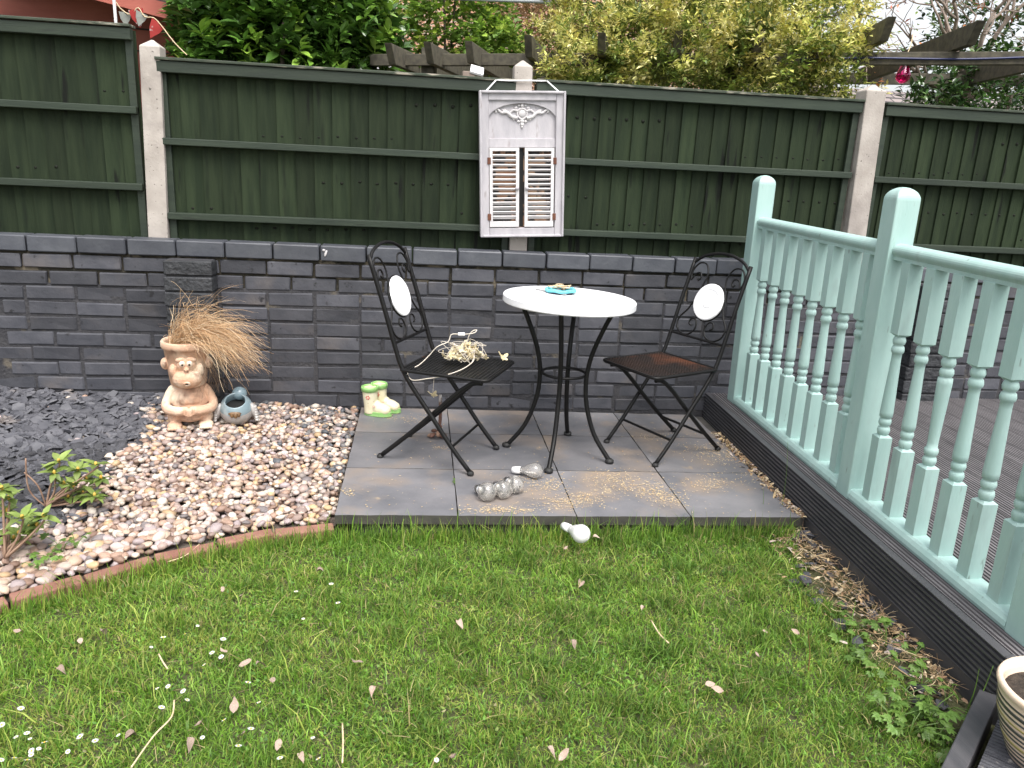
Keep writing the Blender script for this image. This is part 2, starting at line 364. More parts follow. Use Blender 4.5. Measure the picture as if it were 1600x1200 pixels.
tag(wall, 'low dark grey painted brick wall below the green fence', 'wall')
part('upper_mortar', MB().box((1.05, .057, .685), (7.6, .082, .15)), M['mortar_bare'], wall)
BM = [bevbox((.214,.1,.064), .005, .0024, i, False) for i in range(8)]
HM = [bevbox((.102,.1,.064), .004, .0014, 20+i) for i in range(3)]
CM = [bevbox((.217,.112,.074), .005, .0012, 30+i) for i in range(4)]
PMs = [bevbox((.222,.1,.067), .005, .0022, 40+i) for i in range(4)]
for l, mm in ((BM, 'brick'), (HM, 'brick'), (CM, 'capbrick'), (PMs, 'rough_brick')):
    for me in l: me.materials.append(M[mm])
def brick(me, x, y, z, a=.006):
    o = put('brick', me, None, wall, (x-1.35, y-.05, z), (random.uniform(-a, a)*1.5, random.uniform(-a, a), random.uniform(-a, a)))
for k in range(-1, 25):
    brick(random.choice(CM), -1.3025+.225*(k+.5), .045+random.uniform(-.003, .003), ZT-.037+random.uniform(-.002, .002))
for j in range(10):
    zc = .7505-.075*j-.0375
    x = -1.56 + (.1125 if j % 2 else 0)
    while x < 4.05:
        half = random.random() < .07 and j > 0
        w = .1125 if half else .225
        xc = x+w/2; x += w
        if xc > 2.25 and zc < .08: continue
        pier = (-.66 < xc < -.45) or (3.2 < xc < 3.39)
        brick(random.choice(HM if half else BM), xc+random.uniform(-.004, .004), .05+random.uniform(-.005, .004), zc+random.uniform(-.003, .003), .012)
for px in (-.553, 3.295):
    for j in range(10):
        zc = .7505-.075*j-.0355
        if px > 3 and zc < .1: continue
        brick(random.choice(PMs), px+random.uniform(-.004, .004), -.053+random.uniform(-.003, .003), zc, .01)

far_b = MB()
for j in range(11):
    zc = ZT-.037 if j == 0 else .7505-.075*(j-1)-.0375
    for xx in np.concatenate([np.arange(-2.65, -1.72, .225), np.arange(4.32, 4.75, .225)]): far_b.box((xx+(.1 if j % 2 and xx < -2 else 0), .05, zc), (.212, .1, .064 if j else .074))
o = part('bricks', far_b, M['brick'], wall, bevel=.004); o['kind'] = 'stuff'
part('bird_dropping', MB().ell(aty(509, 396, -.014), (.006, .003, .017), rotm(0, .35, 0), 8, 6).ell(aty(506, 391, -.014), (.008, .003, .006), None, 8, 6), M['moulding'], wall, smooth=True)
# ------------------------------------------------------------------ fence
def fence_panel(x0, x1, zt, rails, label, zb=.50):
    t = thing('fence_panel', label, 'fence', ((x0+x1)/2, .15, zb), 0, 'green boarded fence panels between concrete posts')
    w = x1-x0; n = round(w/.0865); p = w/n
    for k in range(n):
        xa = x0+p*k-.004; xb = xa+p+.010; yy = .152+random.uniform(-.0015, .0015)
        ztop = zt-.022+random.uniform(-.003, .003)
        m = MB(); dx = random.uniform(-.004, .004)
        m.add([(xa+dx,yy,zb),(xb+dx,yy+.0125,zb),(xb+dx,yy+.017,zb),(xa+dx,yy+.014,zb),(xa,yy,ztop),(xb,yy+.0125,ztop),(xb,yy+.017,ztop),(xa,yy+.014,ztop)],
              [(0,1,5,4),(1,2,6,5),(2,3,7,6),(3,0,4,7),(4,5,6,7),(0,3,2,1)])
        bo = part('board', m, M['fence'], t)
        pat_ = int((x0+3)*7)
        for zi, (lo_, hi_, zk) in enumerate(((1, 8, rails[1]+.022), (9, 15, rails[1]+.19), (4, 11, rails[2]+.16), (12, 18, rails[2]+.025), (0, 6, rails[2]-.07))):
            if lo_ <= (k+pat_) % 20 <= hi_:
                part('knot', MB().ell((xa+.022+.045*((zi*37 % 10)/10)+random.uniform(-.004, .004), yy+.0065, zk+random.uniform(-.006, .006)+.002*k), (.0095, .0062, .0065+.002*(zi % 2)), None, 8, 6), M['knot'], bo, smooth=True)
    for i, z in enumerate(rails):
        h = .050 if i == 0 else .032
        part('rail', MB().box((x0+w/2, .128, z-h/2), (w-.002*i, .044, h)), M['rail_wood'], t, bevel=.003)
    for xx in (x0+.018, x1-.018):
        part('batten', MB().box((xx, .1405, (zt+zb)/2-.012), (.034, .018, zt-zb-.03)), M['rail_wood'], t, bevel=.003)
    part('capping', MB().box((x0+w/2, .138, zt-.006), (w+.006, .082, .013)), M['capstrip'], t, bevel=.003)
    return t
fence_panel(-2.60, -.795, 1.792, [1.775, 1.436, 1.085], 'taller green boarded fence panel at the far left')
fence_panel(-.692, .990, 1.660, [1.645, 1.304, .955], 'green fence panel between the left concrete post and the white shutter panel')
fence_panel(1.092, 2.800, 1.668, [1.653, 1.306, .950], 'green fence panel between the white shutter panel and the right concrete post')
fence_panel(2.930, 4.72, 1.662, [1.647, 1.292, .945], 'green fence panel behind the aqua railing at the far right')
def conc_post(x, y, zt, lean, w, label, mat):
    m = MB(); h = w/2
    t = thing('concrete_post', label, 'post', (x, y, .3), 0, 'concrete fence posts')
    V = []
    for z, s in ((.3, 1), (zt-.03, .97), (zt, .12)):
        dx = lean*(z-.8)
        V += [(x-h*s+dx, y-h*s, z), (x+h*s+dx, y-h*s, z), (x+h*s+dx, y+h*s, z), (x-h*s+dx, y+h*s, z)]
    m.add(V, [(0,1,5,4),(1,2,6,5),(2,3,7,6),(3,0,4,7),(4,5,9,8),(5,6,10,9),(6,7,11,10),(7,4,8,11),(8,9,10,11),(3,2,1,0)])
    part('shaft', m, mat, t, bevel=.005)
    return t
conc_post(-.742, .152, 1.735, .03, .094, 'pale concrete fence post beside the taller left fence panel', M['concrete'])
conc_post(1.041, .152, 1.752, -.02, .092, 'concrete fence post behind the white shutter panel', M['concrete'])
conc_post(2.882, .152, 1.745, -.03, .112, 'pale concrete fence post behind the aqua railing posts', M['concrete'])

# ------------------------------------------------------------------ patio
PX0 = .2418; SL = .4496
def pz(x, y=0): return .006-.012*(x-.25)
base = MB().box((1.20, -.62, -.1140), (1.80, 1.26, .168))
patio = structure(put('patio', base.mesh('patio', np.array((1.2, -.62, 0))), M['slab_base'], None, (1.2, -.62, 0)))
rows = [(-.004, -.3815), (-.3815, -.8311), (-.8311, -1.2807)]
for i in range(4):
    for (ya, yb) in rows:
        xa, xb = PX0+SL*i, PX0+SL*(i+1)
        if i == 3: xb = min(xb, 2.055)
        gp = .0023; nx, ny = 10, 9; V = []; F = []
        top = []
        for q in range(ny+1):
            for p in range(nx+1):
                x = xa+gp+(xb-xa-2*gp)*p/nx; y = yb+gp+(ya-yb-2*gp)*q/ny
                if p in (0, nx): x += random.uniform(-.0012, .0012)
                if q in (0, ny): y += random.uniform(-.0015, .0015)
                V.append((x, y, pz(x)+.0018*float(vn(x*7, y*8, i))))
        N1 = (nx+1)*(ny+1)
        for q in range(ny):
            for p in range(nx): a = q*(nx+1)+p; F.append((a, a+1, a+nx+2, a+nx+1))
        ring = [p for p in range(nx+1)]+[q*(nx+1)+nx for q in range(1, ny+1)]+[ny*(nx+1)+p for p in range(nx-1, -1, -1)]+[q*(nx+1) for q in range(ny-1, 0, -1)]
        for r_ in ring: x, y, z = V[r_]; V.append((x, y, z-.036))
        L_ = len(ring)
        for q in range(L_): F.append((ring[q], N1+q, N1+(q+1) % L_, ring[(q+1) % L_]))
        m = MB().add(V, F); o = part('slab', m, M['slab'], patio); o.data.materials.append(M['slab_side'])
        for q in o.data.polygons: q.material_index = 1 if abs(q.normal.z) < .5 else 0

# ------------------------------------------------------------------ gravel bed, slate, edging
EDG = [(.262,-1.268),(.037,-1.315),(-.16,-1.405),(-.322,-1.492),(-.444,-1.59),(-.561,-1.672),(-.67,-1.752),(-.80,-1.86),(-1.0,-2.0),(-1.3,-2.15)]
ex = np.array([p[0] for p in EDG])[::-1]; ey = np.array([p[1] for p in EDG])[::-1]
def edgey(x): return np.interp(x, ex, ey)
def bedz(x, y):
    return np.clip(.05*(.25-np.asarray(x)), 0, .09)*np.clip(1+np.asarray(y)/1.9, 0, 1)-.03*np.clip(-np.asarray(y)/1.3, 0, 1.2)-.012
V = []; F = []; nx, ny = 46, 30
for j in range(ny+1):
    for i in range(nx+1):
        x = -2.6+(PX0-.002+2.6)*i/nx; y = float(edgey(x))+.03+(-.005-float(edgey(x))-.03)*j/ny; V.append((x, y, float(bedz(x, y))-.016))
for j in range(ny):
    for i in range(nx): a = j*(nx+1)+i; F.append((a, a+1, a+nx+2, a+nx+1))
bed = structure(put('gravel_bed', MB().add(V, F).mesh('gravel_bed', smooth=True), M['bed_soil']))
def ico(sub=1):
    bm = bmesh.new(); bmesh.ops.create_icosphere(bm, subdivisions=sub, radius=1)
    v = np.array([q.co[:] for q in bm.verts]); f = np.array([[w.index for w in q.verts] for q in bm.faces]); bm.free(); return v, f
IV, IF = ico(2); 
def isslate(x, y):
    w = .10*vn(x*6, y*6, 2)+.07*vn(x*31, y*37, 5)
    return (x < -.69+w+.02*np.sin(y*9)) & (y > -1.27+.12*vn(x*5, y*3))
# candidate positions on a jittered grid, two layers
def grid(x0, x1, y0, y1, st, jit=.5):
    X, Y = np.meshgrid(np.arange(x0, x1, st), np.arange(y0, y1, st)); X = X.ravel(); Y = Y.ravel()
    return X+rng.uniform(-jit, jit, len(X))*st, Y+rng.uniform(-jit, jit, len(X))*st
allp = []
for layer, st in ((0, .030), (1, .032), (2, .042)):
    X, Y = grid(-1.75, PX0-.004, -2.1, -.005, st)
    ok = (Y > edgey(X)+.045) & ~isslate(X+.02, Y) & (X < PX0-.014)
    ok |= (Y > edgey(X)+.045) & isslate(X, Y) & (rng.random(len(X)) < .012)
    ok &= ~((np.abs(X+.553) < .11) & (Y > -.11))
    X, Y = X[ok], Y[ok]
    for x, y in zip(X, Y): allp.append((x, y, float(bedz(x, y))+.002+.008*layer+rng.uniform(-.004, .004)))
allp = np.array(allp)
# prototypes shared by the individual pebbles
pv = []
for k in range(10):
    v = IV.copy(); r = np.random.default_rng(100+k)
    d1, d2 = r.normal(size=3), r.normal(size=3)
    v *= (1+.12*np.sin(v@d1*1.8)+.08*np.sin(v@d2*2.6))[:, None]; pv.append(v)
def pebcol(x, y):
    dark = np.clip((x+.15)/.4, 0, 1)*np.clip((y+1.15)/.9, 0, 1)*.75 + np.clip((y+.30)/.3, 0, 1)*.35
    return rng.random() < dark*.6
dist = np.linalg.norm(allp-CAM, axis=1)
vis = [(800+FPX*d[0]/d[1], 600-FPX*d[2]/d[1]) for d in ((allp-CAM)@R.T)]
inview = np.array([0 < u < 1600 and 0 < v < 1200 for u, v in vis])
order = np.argsort(np.where(inview & (allp[:, 2]-bedz(allp[:, 0], allp[:, 1]) > .006), dist, 99))
near = set(order[:300].tolist())
pme = {}
bv, bf, bc = [], [], []; nb = 0; peb_f = IF
IV1, IF1 = ico(1)
for i, (x, y, z) in enumerate(allp):
    s = rng.choice([.013,.015,.017,.019,.022,.026], p=[.15,.22,.25,.2,.12,.06]); s *= .88
    sc = np.array([s*rng.uniform(1.0, 1.4), s*rng.uniform(.8, 1.05), s*rng.uniform(.5, .75)])
    rot = (rng.uniform(-.4, .4), rng.uniform(-.4, .4), rng.uniform(0, 2*PI)); dk = pebcol(x, y)
    if i in near:
        k = int(rng.integers(10)); ci = int(rng.integers(len(DPEBM if dk else PEBM))); key = (k, dk, ci)
        if key not in pme:
            me = bigmesh('pebble', pv[k], IF, smooth=True); me.materials.append((DPEBM if dk else PEBM)[ci]); pme[key] = me
        o = put('pebble', pme[key], None, bed, (x, y, z), rot); o.scale = sc
    else:
        v = (IV1*(1+.1*np.sin(IV1@rng.normal(size=3)*2))[:, None]*sc)@rotm(*rot).T+np.array((x, y, z))
        c = np.array((DPEB if dk else PEB)[int(rng.integers(len(DPEB if dk else PEB)))])*rng.uniform(.8, 1.2)
        bv.append(v); bf.append(IF1+nb); nb += len(v); bc.append(np.tile(c, (len(v), 1)))
me = bigmesh('pebbles', np.concatenate(bv), np.concatenate(bf), np.clip(np.concatenate(bc), 0, 1), True); o = put('pebbles', me, M['pebble'], bed); o['kind'] = 'stuff'
# slate chips
def chipmesh(seed):
    r = np.random.default_rng(seed); n = int(r.integers(5, 8)); a = np.sort(r.uniform(0, 2*PI, n)+0)
    a = (np.arange(n)+r.uniform(-.3, .3, n))*2*PI/n; rad = r.uniform(.65, 1.1, n); el = r.uniform(.55, .85)
    P = np.stack([np.cos(a)*rad, np.sin(a)*rad*el], 1); h = r.uniform(.1, .16)
    V = [(p[0], p[1], -h+r.uniform(-.04, .04)) for p in P]+[(p[0]*.93, p[1]*.93, h+r.uniform(-.08, .08)) for p in P]
    F = [tuple(range(n-1, -1, -1)), tuple(range(n, 2*n))]+[(k, (k+1) % n, n+(k+1) % n, n+k) for k in range(n)]
    return V, F
chips = [chipmesh(500+i) for i in range(12)]
cme = []
for V, F in chips:
    me = MB().add(V, F).mesh('slate_chip'); me.materials.append(M['slate']); cme.append(me)
sp = []
for layer, st in ((0, .034), (1, .036), (2, .046)):
    X, Y = grid(-1.8, -.4, -1.5, -.01, st)
    ok = isslate(X, Y) & (Y > edgey(X)+.06); ok |= (~isslate(X, Y)) & (X < -.45) & (rng.random(len(X)) < .06) & (Y > edgey(X)+.06)
    for x, y in zip(X[ok], Y[ok]): sp.append((x, y, float(bedz(x, y))+.002+.007*layer))
sp = np.array(sp); pj = ((sp-CAM)@R.T); uu = 800+FPX*pj[:, 0]/pj[:, 1]
dist = np.where((uu > 0) & (sp[:, 2]-bedz(sp[:, 0], sp[:, 1]) > .008), np.linalg.norm(sp-CAM, axis=1), 99); near = set(np.argsort(dist)[:300].tolist())
rest = MB()
for i, p in enumerate(sp):
    s = rng.uniform(.020, .042); rot = (rng.normal(0, .32), rng.normal(0, .32), rng.uniform(0, 2*PI)); k = int(rng.integers(12))
    if i in near:
        o = put('slate_chip', cme[k], None, bed, p.tolist(), rot); o.scale = (s, s, s*.8)
    else:
        rest.add((np.array(chips[k][0])*s)@rotm(*rot).T+p, chips[k][1])
o = put('slate_chips', rest.mesh('slate_chips'), M['slate'], bed); o['kind'] = 'stuff'
# terracotta edging
ed = thing('brick_edging', 'low terracotta brick edging between pebbles and lawn', 'edging', (-.3, -1.5, LZ))
EP = [np.array(p) for p in EDG]; cum = [0]
for a, b in zip(EP, EP[1:]): cum.append(cum[-1]+np.linalg.norm(b-a))
def ept(s): return np.array([np.interp(s, cum, [p[0] for p in EP]), np.interp(s, cum, [p[1] for p in EP])])
s = 0.02
while s < cum[-1]-.22:
    L_ = random.uniform(.19, .22); a, b = ept(s), ept(s+L_); d = b-a; ang = math.atan2(d[1], d[0]); c = (a+b)/2
    part('brick', MB().box((c[0], c[1], -.080+random.uniform(-.008, .006)), (np.linalg.norm(d)-.008, .052, .09), rotm(random.uniform(-.04, .04), random.uniform(-.03, .03), ang)), M['edging'], ed, bevel=.006)
    s += L_

# ------------------------------------------------------------------ deck
DA = math.atan(.0235); ZD = .112
dx_, dy_ = np.array([math.cos(DA), -math.sin(DA)]), np.array([math.sin(DA), math.cos(DA)])
DO = np.array([2.093, 0.])
def dk(a, b): return DO+dx_*a+dy_*b          # a: into the deck, b: along the edge (negative towards camera)
YC = -2.345                                   # corner
cA = dk(0, YC); e2 = np.array([.70, -.714]); e1 = np.array([-.745, -.667])
deck = thing('deck', 'raised grey grooved timber deck carrying the aqua railing', 'deck', (2.1, 0, LZ))
def groove_board(w, th, ng, gw, gd):
    """cross-section points (a, z) of a grooved board, top face up"""
    P = [(0, -th), (0, 0)]
    for k in range(ng):
        c = w*(k+.5)/ng; P += [(c-gw/2, 0), (c-gw*.35, -gd), (c+gw*.35, -gd), (c+gw/2, 0)]
    return P+[(w, 0), (w, -th)]
def extr(P, f0, f1):
    m = MB(); n = len(P); V = [f0(p) for p in P]+[f1(p) for p in P]
    return m.add(V, [(k, (k+1) % n, n+(k+1) % n, n+k) for k in range(n)]+[tuple(range(n-1, -1, -1)), tuple(range(n, 2*n))])
RC = groove_board(.144, .026, 9, .0085, .009)
a0 = .034; k = 0
def chamf(a):                                  # where the diagonal front edge cuts a board at depth a
    # solve dk(a,b) on line cA + t e2
    A = np.array([[dy_[0], -e2[0]], [dy_[1], -e2[1]]]); rhs = cA-DO-dx_*a
    return np.linalg.solve(A, rhs)[0]
while a0 < 2.25:
    bL, bR = chamf(a0)+.035, chamf(a0+.144)+.035
    def f0(p, a0=a0): q = dk(a0+p[0], -.006-.1*0); return (q[0], q[1]+(.0), ZD+p[1])
    def f1(p, a0=a0, bL=bL, bR=bR): q = dk(a0+p[0], max(-4.2, bL+(bR-bL)*p[0]/.144)); return (q[0], q[1], ZD+p[1])
    part('deck_board', extr(RC, f0, f1), M['deck'], deck); a0 += .149
# fascia: grooved board on edge, its top edge showing, plain skirting board below
FH = .135
FC = [(0, 0), (.028, 0), (.028, -FH), (0, -FH)]
ng = 8; FCs = [(.028, 0), (.028, -FH), (0, -FH)]
for k in range(ng-1, -1, -1):
    c = -FH*(k+.5)/ng; FCs += [(0, c-.0052), (.010, c-.0035), (.010, c+.0035), (0, c+.0052)]
FCs += [(0, 0)]
z0 = ZD+.001
part('fascia_board', extr(FCs, lambda p: (*dk(p[0], -.004), z0+p[1]), lambda p: (*dk(p[0], YC+p[0]*.36), z0+p[1])), M['deck_dark'], deck)
def on2(a, t): q = cA+e2*t+np.array([.714, .70])*a; return q
part('fascia_board', extr(FCs, lambda p: (*on2(p[0], .002+p[0]*.36), z0+p[1]), lambda p: (*on2(p[0], 2.4), z0+p[1])), M['deck_dark'], deck)
part('skirting_board', MB().prism([tuple(dk(.006, -.004)), tuple(dk(.026, -.004)), tuple(dk(.026, YC+.02)), tuple(dk(.006, YC+.01))], -.2, z0-FH-.004), M['deck_dark'], deck)
part('skirting_board', MB().prism([tuple(on2(.006, .01)), tuple(on2(.026, .02)), tuple(on2(.026, 2.4)), tuple(on2(.006, 2.4))], -.2, z0-FH-.004), M['deck_dark'], deck)
# lower step deck
AL = cA+np.array([-.005, .0])+e1*.0; n1 = e2
step = thing('lower_deck', 'low weathered grey deck step with flaking paint under the striped pot', 'deck', (AL[0], AL[1], LZ))
ZS = .0
def st(a, t): q = AL+e2*a+e1*t-np.array([0, .006]); return q
ed_m = MB().prism([tuple(st(-.035, -.0)), tuple(st(.010, .0)), tuple(st(.010, 1.4)), tuple(st(-.035, 1.4))], -.2, ZS+.004)
part('edge_board', ed_m, M['deck_dark'], step, bevel=.003)
SC = groove_board(.118, .024, 9, .006, .004)
t0 = .012
while t0 < 1.3:
    mm = extr(SC, lambda p, t0=t0: (*st(.026, t0+p[0]), ZS+p[1]), lambda p, t0=t0: (*st(1.6, t0+p[0]), ZS+p[1]))
    part('deck_board', mm, M['deck_old'], step); t0 += .124

# ------------------------------------------------------------------ railing
PW = .086
rail = thing('deck_railing', 'aqua painted railing with turned balusters along the deck edge', 'railing', (2.1, -1.2, ZD))
pbs = [-.118-PW, -1.302-PW, -2.232-PW]         # front faces of posts (b)
AX = .082
def rotd(): return rotm(0, 0, -DA)
def post_profile(h):
    m = MB(); hw = PW/2; V = []; F = []; lev = []
    zs = [(0, 1)]+[(h-.045+.045*math.sin(t), max(math.cos(t), .05)) for t in np.linspace(0, PI/2, 8)]
    for z, s in zs:
        n = 24
        for k in range(n):
            # rounded square superellipse blending to round
            t = 2*PI*k/n; c, s_ = math.cos(t), math.sin(t)
            pw = 14 if s > .85 else 5
            r = 1/((abs(c)**pw+abs(s_)**pw)**(1/pw)); V.append((c*r*hw*s, s_*r*hw*s, z))
    for i in range(len(zs)-1):
        for k in range(24):
            l = (k+1) % 24; F.append((i*24+k, i*24+l, (i+1)*24+l, (i+1)*24+k))
    F.append(tuple(range(23, -1, -1))); F.append(tuple((len(zs)-1)*24+k for k in range(24)))
    return m.add(V, F)
PH = [1.155, 1.138, 1.13]
def sqpost(h):
    m = MB(); hw = PW/2; V = []; F = []
    zs = [(0, 1)]+[(h-.042+.042*math.sin(t), math.cos(t)) for t in np.linspace(0, PI/2*.94, 9)]
    N_ = 0
    for z, s in zs:
        for (sx, sy) in ((-1,-1), (1,-1), (1,1), (-1,1)):
            V.append((sx*hw*s, sy*hw*s, z))
    for i in range(len(zs)-1):
        for k in range(4):
            l = (k+1) % 4; F.append((i*4+k, i*4+l, (i+1)*4+l, (i+1)*4+k))
    F.append((3, 2, 1, 0)); F.append(tuple((len(zs)-1)*4+k for k in range(4)))
    return m.add(V, F)
for b, h in zip(pbs, PH):
    c = dk(AX+PW/2, b+PW/2)
    part('post', sqpost(h).xf(rotd(), (c[0], c[1], ZD)), M['aqua'], rail, bevel=.004, seg=2)
ac = AX+PW/2
RPc = []                                      # handrail section: rounded top with a flat underside fillet
for t in np.linspace(-.35, PI+.35, 15): RPc.append((.031*math.cos(t), .020+.023*math.sin(t)))
RPc += [(-.021, .0), (-.021, -.012), (.021, -.012), (.021, .0)]
BPc = [(-.040, -.016), (-.044, -.004), (-.042, .010), (-.034, .022), (-.026, .026), (.026, .026), (.034, .022), (.044, 0), (.040, -.016)]
def rz_(b): return ZD+.925-.004*(b+.3)*0
HZ = lambda b: 1.028+.012*(b+.2)/2.1
for i in range(2):
    ba, bb = pbs[i], pbs[i+1]+PW
    part('handrail', extr(RPc, lambda p: (*dk(ac+p[0], ba), HZ(ba)+p[1]), lambda p: (*dk(ac+p[0], bb), HZ(bb)+p[1])), M['aqua'], rail, smooth=False)
    part('base_rail', extr(BPc, lambda p: (*dk(ac+p[0], ba), ZD+.0175+p[1]), lambda p: (*dk(ac+p[0], bb), ZD+.0175+p[1])), M['aqua'], rail)
BH = 1.028-.012-ZD-.0435
# turned baluster: square blocks and lathe middle
bal = MB(); q = .0240
def sq(z0, z1, tip0, tip1):
    V = []; zs = [z0, z1]
    ch = .8
    V = []
    for z in (z0+(.008 if tip0 else 0), z1-(.008 if tip1 else 0)):
        V += [(-q,-q,z), (q,-q,z), (q,q,z), (-q,q,z)]
    F = [(0,1,5,4),(1,2,6,5),(2,3,7,6),(3,0,4,7)]
    if tip1:
        V += [(-q*.6,-q*.6,z1),(q*.6,-q*.6,z1),(q*.6,q*.6,z1),(-q*.6,q*.6,z1)]; F += [(4,5,9,8),(5,6,10,9),(6,7,11,10),(7,4,8,11),(8,9,10,11),(3,2,1,0)]
    elif tip0:
        V += [(-q*.6,-q*.6,z0),(q*.6,-q*.6,z0),(q*.6,q*.6,z0),(-q*.6,q*.6,z0)]; F += [(9,8,4-4,1),(10,9,1,2),(11,10,2,3),(8,11,3,0),(11,10,9,8),(4,5,6,7)]
    bal.add(V, F)
zA, zB = .255, BH-.250
sq(0, zA, False, True); sq(zB, BH, True, False)
pr = [(.0125, zA-.004), (.0165, zA+.004), (.0185, zA+.016), (.0165, zA+.027), (.012, zA+.031), (.0165, zA+.037), (.0185, zA+.048), (.0165, zA+.058), (.013, zA+.062)]
mid0, mid1 = zA+.064, zB-.060
pr += [(.0185, mid0+.002)]+[(.0195-.0065*((z-mid0)/(mid1-mid0)), z) for z in np.linspace(mid0+.02, mid1-.02, 6)]+[(.014, mid1)]
pr += [(.0175, zB-.056), (.0185, zB-.047), (.0165, zB-.036), (.0125, zB-.031), (.0165, zB-.026), (.0185, zB-.016), (.0165, zB-.006), (.012, zB+.003)]
bal.lathe([(a*1.17, z) for a, z in pr], 16)
balme = bal.mesh('baluster'); balme.materials.append(M['aqua'])
for p in balme.polygons: p.use_smooth = len(p.vertices) == 4 and abs(p.center.x) < .0225 and abs(p.center.y) < .0225 and zA < p.center.z < zB
flip = 0
for (b0, b1, nbal) in ((pbs[0], pbs[1]+PW, 8), (pbs[1], pbs[2]+PW, 6)):
    for k in range(nbal):
        b = b0+(b1-b0)*(k+.62)/(nbal+.24)
        c = dk(ac, b); w = wloc(rail)
        o = put('baluster', balme, None, rail, (c[0]-w[0], c[1]-w[1], ZD+.0435-w[2]+.012*(b+.2)/2.1), (0, 0, -DA+random.uniform(-.05, .05)))
        if nbal == 6 and k == 2: o.rotation_euler.x = PI; o.location.z += BH
#@@PART2
rail.rotation_euler.y = -.013

# ------------------------------------------------------------------ bistro table
TC = np.array((1.187, -.600, 0)); tz = pz(1.187)
tb = thing('bistro_table', 'round white topped bistro table on curved black iron legs', 'table', (TC[0], TC[1], tz))
TR = .293
top = MB().lathe([(.001, .682), (TR-.004, .682), (TR, .686), (TR, .711), (TR-.004, .715), (.001, .715)], 72)
tilt = rotm(.0, .022, 0)
top.v = [np.concatenate(top.v)-np.array((0, 0, .7))]; top.v = [top.v[0]@tilt.T+np.array((TC[0]+.004, TC[1]+.012, .700))]
part('table_top', top, M['table_white'], tb, smooth=False)
for fx, fy in ((.948, -.547), (1.27, -.374), (1.395, -.734), (1.099, -.854)):
    d = np.array((fx, fy))-TC[:2]; L_ = np.linalg.norm(d); d = d/L_
    P = smooth_path([(*(TC[:2]+d*r), z+tz) for r, z in ((.212, .690), (.170, .60), (.126, .48), (.108, .37), (.118, .25), (.163, .12), (L_-.012, .022), (L_, .010))], 5)
    lg = part('leg', MB().tube(P, .0105, 8), M['black_iron'], tb, smooth=True)
    part('foot', MB().lathe([(.008, 0), (.019, .001), (.020, .012), (.013, .019), (.006, .021)], 14, (fx, fy, pz(fx)+.001)), M['rubber'], lg, smooth=True)
part('ring', MB().tube([(TC[0]+.098*math.cos(t), TC[1]+.098*math.sin(t), .372) for t in np.linspace(0, 2*PI, 33)[:-1]], .0065, 7, closed=True), M['black_iron'], tb, smooth=True)

